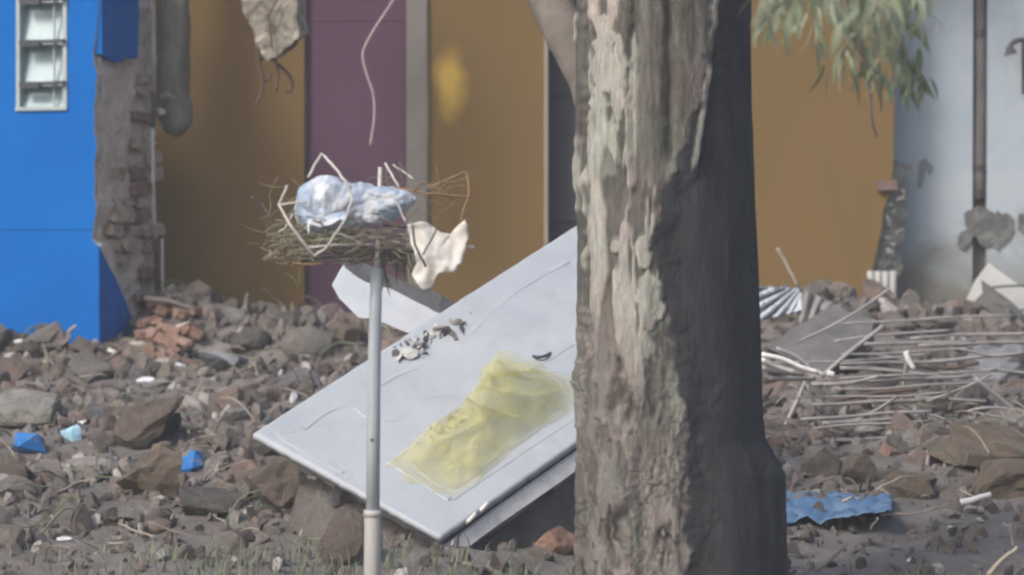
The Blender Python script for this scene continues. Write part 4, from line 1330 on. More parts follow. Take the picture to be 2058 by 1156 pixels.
def basket():
    rt = root('wire_basket', at(764, 505, YP), 'bent wire basket caught on top of the pole, full of rubbish', 'basket')
    W = [('pale_wire', .0042, [(620, 356, 12.82), (646, 309, 12.9), (672, 336, 12.84), (692, 362, 12.8), (704, 378, 12.8)]),
         ('pale_wire', .0036, [(577, 373, 12.92), (560, 411, 12.86), (584, 453, 12.8), (610, 488, 12.8), (632, 515, 12.82), (653, 501, 12.8), (676, 468, 12.78), (696, 436, 12.78), (708, 401, 12.8), (696, 363, 12.82)]),
         ('pale_wire', .0034, [(616, 497, 12.84), (680, 492, 12.84), (752, 491, 12.88)]),
         ('pale_wire', .003, [(676, 469, 12.82), (704, 478, 12.84), (731, 493, 12.86)]),
         ('dark_wire', .0052, [(762, 500, 12.93), (820, 502, 12.92), (893, 506, 12.93)]),
         ('pale_wire', .0038, [(774, 328, 13.02), (788, 352, 13.0), (802, 376, 12.98)]),
         ('pale_wire', .0028, [(790, 331, 13.1), (810, 345, 13.1), (830, 360, 13.08)]),
         ('rust_wire', .0036, [(862, 378, 13.1), (900, 361, 13.12), (938, 345, 13.14), (942, 372, 13.12), (941, 397, 13.1), (900, 393, 13.08), (858, 390, 13.06)]),
         ('rust_wire', .003, [(941, 397, 13.1), (932, 420, 13.08), (926, 448, 13.05)]),
         ('rust_wire', .003, [(832, 386, 13.1), (850, 366, 13.1), (880, 380, 13.1), (910, 398, 13.1)]),
         ('pale_wire', .0036, [(766, 394, 12.88), (792, 398, 12.86), (806, 424, 12.86), (816, 447, 12.86)]),
         ('dark_wire', .0034, [(829, 452, 12.86), (835, 495, 12.85), (856, 536, 12.87)]),
         ('dark_wire', .0028, [(880, 452, 12.86), (868, 480, 12.85), (850, 512, 12.87)]),
         ('rust_wire', .0036, [(568, 492, 12.98), (578, 527, 13.0), (612, 532, 12.96), (650, 530, 12.9)]),
         ('rust_wire', .0034, [(566, 415, 13.1), (600, 395, 13.15), (690, 380, 13.2), (790, 376, 13.2), (866, 390, 13.12)]),
         ('dark_wire', .0034, [(580, 530, 13.05), (640, 520, 13.15), (720, 515, 13.18), (800, 510, 13.1), (893, 506, 12.98)]),
         ('pale_wire', .003, [(560, 411, 12.86), (590, 408, 12.84), (618, 406, 12.84)]),
         ('dark_wire', .003, [(505, 396, 13.0), (524, 406, 13.0), (540, 432, 12.98), (566, 470, 12.98)]),
         ('pale_wire', .0028, [(588, 430, 12.82), (572, 460, 12.84), (560, 466, 12.86)]),
         ]
    for mt, r_, pp in W:
        P = pxs(pp, YP)
        # wires are bent, not smooth: straight runs with small kinks
        Q = []
        for i in range(len(P) - 1):
            for k in range(4):
                q = P[i].lerp(P[i + 1], k / 4)
                if k: q += Vector((MN.noise(q * 60), MN.noise(q * 50), MN.noise(q * 70))) * .003
                Q.append(q)
        Q.append(P[-1])
        MB().tube(Q, r_ * .9, 6).build('wire', M[mt], rt, True)
basket()

def bag():
    Y = 12.98
    ctrl = [(592, 425, 10), (600, 415, 36), (625, 410, 56), (655, 412, 62), (690, 414, 52), (720, 412, 42), (760, 412, 38), (795, 410, 30), (820, 402, 16), (836, 402, 5)]
    s = T * Y / 1029
    n, V, F = 72, [], []
    m = 130
    xs = [c[0] for c in ctrl]
    for i in range(m + 1):
        x = xs[0] + (xs[-1] - xs[0]) * i / m
        yc = float(np.interp(x, xs, [c[1] for c in ctrl])); r_ = float(np.interp(x, xs, [c[2] for c in ctrl]))
        for k in range(n):
            q = 2 * math.pi * k / n
            p = Vector((math.cos(q), math.sin(q), x * .02))
            sag = 1.0 if math.sin(q) > 0 else 1.0
            rr = r_ * (1 + .20 * MN.noise((p.x * 1.4, p.y * 1.4, x * .018)) + .24 * (abs(MN.noise((p.x * 1.6 + x * .02, p.y * 1.6, x * .022))) - .2) + .10 * (abs(MN.noise((p.x * 4 + x * .03, p.y * 4, x * .045))) - .2) + .02 * MN.noise((p.x * 9, p.y * 9, x * .16)))
            c = at(x, yc, Y)
            V.append(c + Vector((0, -math.cos(q) * rr * s * 1.1, math.sin(q) * rr * s)))
    for i in range(m):
        for k in range(n):
            k2 = (k + 1) % n
            F.append([i * n + k, (i + 1) * n + k, (i + 1) * n + k2, i * n + k2])
    F += [list(range(n)), [m * n + k for k in range(n)][::-1]]
    # ragged fringe hanging from its lower side
    rt = mk('plastic_bag', V, F, M['bag'], None, True)
    props(rt, 'crumpled blue and white plastic bag stuffed in the wire basket', 'bag')
    rg = random.Random(2)
    mb = MB()
    fr = [(616, 460), (628, 452), (640, 448), (652, 452), (664, 446), (680, 442), (694, 440)]
    up_ = [at(x, y - 14, 12.86) for x, y in fr]
    dn_ = [at(x + rg.uniform(-5, 5), y + rg.uniform(-2, 12), 12.84) for i, (x, y) in enumerate(fr)]
    for i in range(len(fr)):
        pass
    V = up_ + dn_
    k = len(fr)
    F = [[i, i + 1, k + i + 1, k + i] for i in range(k - 1)]
    o = mk('fringe', V, F, M['bag'], rt)
    sd = o.modifiers.new('thickness', 'SOLIDIFY'); sd.thickness = .002
bag()

def rag():
    Y = 12.9
    P = [(818, 452), (834, 447), (852, 446), (870, 456), (886, 468), (908, 470), (922, 452), (934, 441), (940, 455), (941, 480), (934, 508), (926, 530), (912, 546), (897, 549), (884, 548), (876, 560), (864, 580), (850, 583), (836, 572), (830, 550), (838, 530), (834, 512), (824, 490)]
    c = Vector((878, 505, 0))
    rings, m = 12, len(P) * 3
    Q = []
    for i in range(len(P)):
        a, b = Vector((*P[i], 0)), Vector((*P[(i + 1) % len(P)], 0))
        for k in range(3): Q.append(a.lerp(b, k / 3) + Vector((MN.noise((i * 3 + k, 1, 1)), MN.noise((i * 3 + k, 5, 1)), 0)) * 5 + Vector((MN.noise((i * 3.7 + k * 1.9, 2, 4)), MN.noise((i * 3.7 + k * 1.9, 8, 4)), 0)) * 5)
    V, F = [], []
    for r_ in range(rings + 1):
        f = r_ / rings
        for i in range(m):
            q = c.lerp(Q[i], f)
            d = .026 * MN.noise((q.x * .018, q.y * .012, 2)) + .010 * (abs(MN.noise((q.x * .05, q.y * .03, 4))) - .2) + .016 * (f ** 2) * MN.noise((q.x * .05, q.y * .05, 8))
            V.append(at(q.x, q.y, Y + d))
    for r_ in range(rings):
        for i in range(m):
            i2 = (i + 1) % m
            F.append([r_ * m + i, (r_ + 1) * m + i, (r_ + 1) * m + i2, r_ * m + i2])
    o = mk('rag', V, F, M['rag'], None, True)
    sd = o.modifiers.new('thickness', 'SOLIDIFY'); sd.thickness = .002
    props(o, 'pale torn rag hanging from the right end of the wire basket', 'rag')
    m_ = LOWP[1].copy(); m_.name = 'foam_lump'; m_.materials.clear(); m_.materials.append(M['rag'])
    o = link('foam_lump', m_, at(946, 497, 12.93), None, None, (.011, .011, .012))
    props(o, 'small pale lump stuck at the right tip of the rag', 'lump')
rag()

def strands(name, mat, n, gen, label, cat, rad=(.0012, .0026), seed=3):
    rg = random.Random(seed)
    mb = MB()
    for _ in range(n):
        pts = gen(rg)
        mb.tube(pts, [rg.uniform(*rad)] * (len(pts) - 1) + [.0006], 4, False)
    o = mb.build(name, mat)
    props(o, label, cat, kind='stuff')
    return o

def nest_gen(rg):
    x, y = rg.triangular(545, 860, 670), rg.gauss(482, 20)
    if rg.random() < .16: x, y = rg.uniform(570, 620), rg.uniform(400, 500)
    a = rg.gauss(0, .33) + (math.pi if rg.random() < .5 else 0)
    L = rg.uniform(30, 120)
    Yd = rg.uniform(12.84, 13.2)
    pts = []
    for i in range(6):
        t = i / 5
        xx = min(max(x + math.cos(a) * L * t, 540 + 30 * MN.noise((x, y, t))), 870)
        yy = min(y + math.sin(a) * L * t + 10 * t * t + rg.uniform(-3, 3), 526 + rg.uniform(-6, 8))
        pts.append(at(xx, yy, Yd + rg.uniform(-.02, .02)))
    return pts
strands('dry_stalks', M['dry'], 190, nest_gen, 'dry stalks and weeds matted in the wire basket under the bag', 'dry weeds')
def drape_gen(rg):
    x = rg.uniform(755, 838)
    y0 = rg.uniform(490, 515)
    L = rg.uniform(30, 85)
    Yd = rg.uniform(13.03, 13.15)
    return [at(x + rg.uniform(-4, 4) + 14 * t, y0 + L * t, Yd) for t in (0, .25, .5, .75, 1)]
def loose_gen(rg):
    x, y = rg.choice([(545, 430), (565, 400), (560, 470), (600, 390), (720, 470), (840, 400), (870, 390), (800, 380), (590, 515), (700, 500)])
    x += rg.gauss(0, 18); y += rg.gauss(0, 16)
    a = rg.uniform(0, 6.28); L = rg.uniform(25, 70); k = rg.uniform(-.9, .9); Yd = rg.uniform(12.8, 13.15)
    pts = []
    for i in range(6):
        pts.append(at(x, y, Yd)); x += math.cos(a) * L / 5; y += math.sin(a) * L / 5; a += k * .3
    return pts
strands('loose_straw', M['dry'], 70, loose_gen, 'loose pale straws and tendrils sticking out of the wire basket', 'straw', (.0007, .0014), 12)
strands('hanging_weeds', M['dry'], 34, drape_gen, 'grey-green dead weeds hanging below the basket behind the pole', 'dry weeds', (.0016, .0034), 9)

# ------------------------------------------------------------------ hanging pieces and wires at the top
def hanging():
    # broken beam
    rt = root('broken_beam', at(540, 60, 20.2), 'broken whitish concrete beam end hanging from the roof with bare rebar', 'beam')
    P = [(470, -330), (560, -330), (592, -40), (601, 74), (588, 88), (572, 96), (556, 118), (536, 124), (522, 96), (506, 60), (486, 10), (476, -60)]
    bm = bmesh.new()
    fr = [bm.verts.new(at(x, y, 20.1)) for x, y in P]
    bk = [bm.verts.new(at(x, y, 20.1) + Vector((.03, .15, .02))) for x, y in P]
    bm.faces.new(fr); bm.faces.new(bk[::-1])
    for i in range(len(P)): bm.faces.new([fr[i], bk[i], bk[(i + 1) % len(P)], fr[(i + 1) % len(P)]])
    bmesh.ops.triangulate(bm, faces=[f for f in bm.faces if len(f.verts) > 4])
    bmesh.ops.recalc_face_normals(bm, faces=bm.faces)
    for _ in range(4): bmesh.ops.subdivide_edges(bm, edges=[e for e in bm.edges if e.calc_length() > .02], cuts=1)
    bmesh.ops.triangulate(bm, faces=bm.faces)
    for v in bm.verts:
        q = v.co.copy()
        a_ = (q.x * .55 + q.z * .84); b_ = (q.x * .84 - q.z * .55)
        v.co += Vector((MN.noise(q * 18), -1, MN.noise(q * 18 + Vector((3, 1, 0))))) * .010 * (1 + 1.6 * MN.noise((b_ * 32, a_ * 6, 2)) + MN.noise(q * 30))
    from_bm('concrete', bm, M['beam'], rt)
    RB = [[(560, 60), (580, 75), (596, 84), (584, 98), (560, 108), (545, 120)],
          [(545, 110), (556, 130), (558, 160), (554, 186)],
          [(560, 130), (580, 150), (588, 170), (582, 186), (574, 178)],
          [(516, 90), (522, 130), (528, 165), (524, 190), (514, 212)],
          [(528, 165), (540, 160), (544, 150)],
          [(546, 120), (530, 118), (512, 122)]]
    for k, pp in enumerate(RB):
        MB().tube(curve(pxs(pp, 20.16 + .01 * k), 4), .0065, 6).build('rebar', M['rebar_rust'], rt, True)
    MB().tube(pxs([(565, -330), (556, 0), (540, 30), (548, 100)], 20.07), .005, 6).build('rebar', M['rebar_rust'], rt)
    # dangling wire
    o = MB().tube(curve(pxs([(925, -330), (850, -110), (790, 0), (756, 52), (733, 94), (729, 118), (738, 152), (750, 190), (752, 235), (744, 292)], 20.0), 5), .0036, 6).build('wire', M['pale_wire'], None, True)
    props(o, 'thin pale kinked wire dangling in front of the purple panel', 'wire')
    # hanging stump of a column
    rt = root('column_stump', at(345, 0, 20.75), 'grey broken column stump hanging beside the blue house, rounded at its lower end', 'column')
    pts = pxs([(345, -330), (345, -100), (346, 60), (347, 160), (350, 215), (353, 250), (354, 274)], 20.7)
    V, F = tube_vf(curve(pts, 8), 1.0, 24)
    n = len(V) // 24
    cl = curve(pts, 8)
    V2 = []
    for i in range(n):
        t = i / (n - 1)
        r_ = .072 * (1 if t < .72 else math.sqrt(max(.02, 1 - ((t - .72) / .285) ** 2)))
        for k in range(24):
            v = Vector(V[i * 24 + k]) - cl[i]
            rr = r_ * (1 + .16 * MN.noise(v * 1.5 + Vector((0, 0, i * .12))) + .12 * MN.noise(v * 3 + Vector((0, 0, i * .5))) + .06 * MN.noise(v * 8 + Vector((0, 0, i))))
            V2.append(cl[i] + v * rr)
    mk('concrete', V2, F, M['stump'], rt, True)
    q = LOWP[2].copy(); q.name = 'stone'; q.materials.clear(); q.materials.append(M['concrete_pale'])
    link('stone', q, at(322, 226, 20.55), rt, Euler((.4, .7, .2)), (.022, .02, .03))
    MB().tube(pxs([(322, 196), (336, 190), (352, 200)], 20.58), .012, 6).build('splinter', M['concrete'], rt)
    # conduit running down the corner
    rt = root('conduit', at(311, 580, 20.5), 'thin conduit running down the corner of the blue house, pale above and reddish below', 'pipe')
    MB().tube(pxs([(301, -330), (303, 8), (308, 30), (309, 100), (308, 190)], 20.5), .0095, 10).build('upper_length', M['concrete_pale'], rt, True)
    MB().tube(pxs([(306, 250), (308, 400), (312, 480)], 20.5), .0075, 8).build('middle_length', M['rag'], rt, True)
    MB().tube(pxs([(308, 186), (311, 222), (306, 256)], 20.5), .013, 8).build('joint', M['concrete_dark'], rt, True)
    MB().tube(pxs([(313, 478), (316, 520), (316, 640)], 20.5), .012, 8).build('lower_length', M['rebar_rust'], rt, True)
    MB().tube(pxs([(326, 480), (327, 640)], 20.52), .005, 8).build('wire', M['rag'], rt, True)
hanging()

# ------------------------------------------------------------------ right side: rebar mat, sheet, tarp, sticks
def right_side():
    rt = root('rebar_mat', at(1800, 800, 17.6), 'bent steel rebar mat jutting out of the debris right of the tree', 'rebar mat')
    bars = [(18.6, [(1735, 691), (1850, 690), (1960, 684)], .0085), (18.4, [(1830, 680), (1940, 674), (2120, 668)], .0085), (18.5, [(1845, 696), (1960, 690), (2120, 686)], .008),
            (18.0, [(1685, 732), (1800, 729), (1900, 724), (2120, 706)], .0085), (18.2, [(1925, 738), (1990, 744), (2120, 757)], .0075),
            (17.7, [(1630, 771), (1740, 767), (1820, 762), (1955, 756)], .0085),
            (17.4, [(1632, 813), (1740, 808), (1840, 803), (1905, 799)], .0085),
            (17.1, [(1652, 850), (1750, 846), (1858, 836)], .008),
            (16.8, [(1545, 893), (1600, 892), (1655, 891)], .006), (16.8, [(1668, 888), (1740, 884), (1812, 878)], .007),
            (17.9, [(1652, 756), (1700, 715), (1740, 682), (1775, 655)], .010),
            (17.5, [(1556, 895), (1590, 830), (1622, 762)], .009), (17.4, [(1622, 772), (1640, 820), (1665, 872)], .008),
            (17.8, [(1826, 712), (1818, 760), (1814, 812)], .010),
            (17.3, [(1960, 760), (2010, 800), (2070, 850)], .009), (17.3, [(1930, 700), (2000, 715), (2110, 700)], .006),
            (17.2, [(1705, 852), (1760, 826), (1800, 800)], .007), (16.9, [(1850, 842), (1815, 872), (1780, 905)], .007)]
    for Y, pp, r_ in bars:
        P = curve([at(x, y, Y + .02 * i) for i, (x, y) in enumerate(pp)], 5)
        MB().tube([p + Vector((0, MN.noise(p * 5), MN.noise(p * 6 + Vector((3, 0, 0))))) * .006 for p in P], r_ * .86, 6).build('bar', M['rebar'], rt, True)
    rr_ = random.Random(44)
    for k in range(16):
        x0, y0 = rr_.uniform(1560, 1960), rr_.uniform(672, 880)
        a_ = rr_.choice([rr_.gauss(0, .12), rr_.gauss(0, .15), rr_.uniform(-.6, .5)]); L_ = rr_.uniform(70, 260)
        Yr = float(np.interp(y0, [640, 760, 880], [18.9, 17.8, 16.8])); b_ = rr_.uniform(-.35, .35)
        pp = [(x0 + math.cos(a_ + b_ * t) * L_ * t, y0 + math.sin(a_ + b_ * t) * L_ * t * .8) for t in (0, .33, .66, 1)]
        MB().tube(curve(pxs(pp, Yr), 5), rr_.uniform(.004, .008), 6).build('bar', M['rebar'] if rr_.random() < .6 else M['rebar_rust'], rt, True)
    for k in range(9):
        y0 = 655 + k * 26 + rr_.uniform(-8, 8); x0 = rr_.uniform(1570, 1700); L_ = rr_.uniform(230, 420)
        Yr = float(np.interp(y0, [640, 760, 880], [18.9, 17.8, 16.8])) - .1
        pp = [(x0 + L_ * t, y0 - 16 * t + rr_.uniform(-4, 4)) for t in (0, .33, .66, 1)]
        MB().tube(curve(pxs(pp, Yr), 5), rr_.uniform(.004, .0065), 6).build('bar', M['rebar'], rt, True)
    # bright split rods by the trunk
    rods = [[(1530, 712), (1575, 722), (1610, 738), (1645, 748)], [(1530, 722), (1560, 735), (1600, 748)], [(1530, 738), (1570, 748), (1615, 752)],
            [(1545, 760), (1590, 762), (1640, 760)], [(1560, 700), (1600, 716), (1632, 742)], [(1622, 740), (1640, 748), (1652, 752)], [(1662, 750), (1676, 754)]]
    for k, pp in enumerate(rods):
        o = MB().tube(curve(pxs(pp, 17.2 + .03 * k), 4), .0085 if k < 6 else .012, 6).build('rod', M['strip'] if k in (0, 1, 5, 6) else M['rebar'], None, True)
        props(o, 'pale split rod poking out of the debris beside the dark side of the trunk' if k in (0, 1, 5, 6) else 'grey steel rod lying in the debris beside the dark side of the trunk', 'rod', 'rods beside the trunk')
    # grey slab leaning in the rubble
    P = [(1540, 700), (1590, 662), (1640, 632), (1676, 612), (1705, 628), (1760, 640), (1748, 676), (1700, 716), (1655, 752), (1600, 726)]
    o = prism('concrete_slab', [at(x, y, 18.7 + (752 - y) * .003) for x, y in P], (.02, .08, -.03), M['concrete_dark'], None, step=.05, amp=.008, seed=61)
    props(o, 'dark grey slab of concrete leaning in the rubble right of the tree', 'concrete slab')
    # folded silver sheet
    V, F = [], []
    nu, nv = 48, 14
    for j in range(nv + 1):
        for i in range(nu + 1):
            a, b = i / nu, j / nv
            x0, y0 = 1500 + a * 112, 574 + a * 6
            x1, y1 = 1500 + a * 112, 652 - a * 28
            x, y = x0 + (x1 - x0) * b, y0 + (y1 - y0) * b
            dx = (1612 - x)
            ph = math.atan2(y - 560, 1625 - x)
            V.append(at(x, y, 19.3 - b * .15 + .05 * math.sin(ph * 34) * min(1, dx / 50) + .02 * MN.noise((a * 9, b * 4, 0))))
    F = [[j * (nu + 1) + i, j * (nu + 1) + i + 1, (j + 1) * (nu + 1) + i + 1, (j + 1) * (nu + 1) + i] for j in range(nv) for i in range(nu)]
    o = mk('silver_sheet', V, F, M['silver'], None, True)
    sd = o.modifiers.new('thickness', 'SOLIDIFY'); sd.thickness = .003
    props(o, 'pleated silver plastic sheet on top of the heap just right of the tree', 'plastic sheet')
    V = []
    nu, nv = 26, 10
    for j in range(nv + 1):
        for i in range(nu + 1):
            a, b = i / nu, j / nv
            x = 1606 + a * 84; yt = 578 + a * 38; yb = 652 - a * 34 + 10 * math.sin(a * 9)
            y = yt + (yb - yt) * b
            V.append(at(x, y, 19.25 - b * .12 + .05 * MN.noise((a * 5, b * 2, 3)) + .03 * math.sin(a * 22 + b * 4)))
    F = [[j * (nu + 1) + i, j * (nu + 1) + i + 1, (j + 1) * (nu + 1) + i + 1, (j + 1) * (nu + 1) + i] for j in range(nv) for i in range(nu)]
    o = mk('grey_sheet', V, F, M['concrete'], None, True)
    sd = o.modifiers.new('thickness', 'SOLIDIFY'); sd.thickness = .003
    props(o, 'dusty grey sheet trailing off the right end of the pleated silver sheet', 'plastic sheet')
    # blue tarp
    TY0, TY1 = hit(1670, 1012).y, hit(1670, 1056).y - .1
    V = []
    nu, nv = 50, 18
    for j in range(nv + 1):
        for i in range(nu + 1):
            a, b = i / nu, j / nv
            x = 1560 + a * 232
            yt, yb = 992 + 14 * a + 9 * MN.noise((a * 6, 1, 2)) + 5 * MN.noise((a * 19, 1, 2)), 1060 - 34 * a ** 1.5 + 9 * MN.noise((a * 7, 6, 2)) + 4 * MN.noise((a * 23, 6, 2))
            y = yt + (yb - yt) * b
            q = at(x, y, TY0 + (TY1 - TY0) * b)
            V.append(Vector((q.x, q.y, max(height(q.x, q.y) + .015, q.z) + .030 * (abs(MN.noise((a * 5 + b * 3, b * 3 - a * 2, 1))) - .1) + .012 * abs(MN.noise((a * 13 - b * 7, b * 7, 5))))))
    F = [[j * (nu + 1) + i, j * (nu + 1) + i + 1, (j + 1) * (nu + 1) + i + 1, (j + 1) * (nu + 1) + i] for j in range(nv) for i in range(nu)]
    o = mk('blue_tarp', V, F, M['blue_tarp'], None, True)
    sd = o.modifiers.new('thickness', 'SOLIDIFY'); sd.thickness = .003
    props(o, 'torn blue plastic tarp on the ground beside the foot of the tree', 'tarp')
    # sticks
    st = [([(1562, 498), (1580, 530), (1606, 578)], 19.2, .009, 'pale thin stick standing up out of the silver sheet against the ochre wall'),
          ([(1640, 1146), (1672, 1122), (1700, 1092)], 14.3, .006, 'pale stick lying slanted on the dark soil below the blue tarp'),
          ([(1985, 1156), (2010, 1130), (2045, 1100)], 14.2, .008, 'brown stick at the lower right corner of the ground'),
          ([(2030, 1052), (2033, 1080), (2036, 1098)], 14.6, .003, 'thin pale stalk standing upright near the right edge'),
          ([(1930, 1010), (1960, 1004), (1992, 992)], 15.2, .012, 'pale broken wood piece lying right of the blue tarp'),
          ([(1695, 1010), (1712, 998)], 15.2, .006, 'short pale twig across the top edge of the blue tarp'),
          ([(0, 692), (30, 688), (62, 684)], 19.8, .012, 'white batten lying at the foot of the blue wall, at the left edge'),
          ([(132, 672), (145, 662), (154, 654)], 19.8, .009, 'short pale splinter leaning on the blue wall'),
          ([(216, 704), (240, 712), (276, 722)], 19.7, .010, 'white batten lying below the blue corner of the house'),
          ([(1010, 1156), (960, 1138), (930, 1132)], 14.35, .010, 'grey pipe lying on the ground below the near corner of the slab'),
          ([(290, 600), (340, 606), (395, 622)], 20.2, .014, 'broken brown timber lying on the brick heap beside the blue house'),
          ([(1820, 706), (1826, 722), (1836, 742)], 17.7, .012, 'pale bent stake standing among the steel bars')]
    for pp, Y, r_, lab in st:
        P = curve(pxs(pp, Y), 4)
        o = MB().tube([p + Vector((MN.noise(p * 40), 0, MN.noise(p * 44))) * .004 for p in P], [r_ * (1 - .3 * i / len(P)) for i in range(len(P))], 7).build('stick', M['stick'] if r_ < .0095 and 'white' not in lab else (M['strip'] if ('white' in lab or 'pale' in lab) else M['dead_branch']), None, True)
        props(o, lab, 'stick')
    for x, Yd in ((1883, 20.6), (1922, 20.6)):
        o = MB().tube(pxs([(x, 660), (x + 1, 640), (x, 614 if x < 1900 else 626)], Yd), .014, 10).build('stub_pipe', M['concrete_pale'], None, True)
        props(o, 'short white pipe stub, the left one of a pair before the stained wall' if x < 1900 else 'short white pipe stub, the right one of a pair before the stained wall', 'pipe', 'pipe stubs before the stained wall')
right_side()

# ------------------------------------------------------------------ rubble one can pick out
HMAT = {'stone': (.205, .172, .152), 'clay': (.235, .19, .15), 'concrete': (.25, .238, .228), 'concrete_dark': (.14, .135, .132), 'concrete_pale': (.40, .39, .375)}
HANDS = []
LANDMARKS = []
def fit(me, name, mat, rg, sub_rot=True):
    """copy of a chunk mesh turned at random and scaled to unit half extents"""
    m_ = me.copy(); m_.name = name
    n = len(m_.vertices)
    v = np.zeros(n * 3); m_.vertices.foreach_get('co', v); v = v.reshape(-1, 3)
    if sub_rot:
        v = v @ np.array(Euler((rg.uniform(-.5, .5), rg.uniform(-.5, .5), rg.uniform(0, 6.28))).to_matrix()).T
    v -= (v.max(0) + v.min(0)) / 2
    v /= (v.max(0) - v.min(0)) / 2
    m_.vertices.foreach_set('co', v.ravel()); m_.update()
    m_.materials.clear(); m_.materials.append(mat)
    return m_
def hand(name, px, py, wpx, hpx, mat, lab, cat, seed, short=None):
    p = hit(px, min(1150, py + hpx * .42))
    Yv = p.y + .25 * wpx * T * p.y / 1029 * .8
    c = at(px, py, Yv)
    s = T * Yv / 1029
    brick = 'brick' in name or 'blue' in name
    m_ = fit(BRICKS[seed % 5] if 'brick' in name else (LOWP[7 + seed % 3] if brick else PROTO[seed % len(PROTO)]), name, M[mat], random.Random(seed), 'brick' not in name)
    if mat in HMAT: m_.materials.clear(); m_.materials.append(M['rubble'])
    o = link(name, m_, c, None, Euler((.12, RNG.uniform(-.2, .2), 0)) if not brick else Euler((RNG.uniform(.1, .5), RNG.uniform(-.3, .3), RNG.uniform(.2, .8))), (wpx * s / 2, wpx * s / 2 * .8, hpx * s / 2))
    if mat in HMAT: o.color = (*HMAT[mat], 1)
    props(o, lab, cat)
    HANDS.append((px, py, wpx * .5, hpx * .5, Yv))
    placed.append((c.x, c.y, wpx * s * .36))
    return o
placed = []
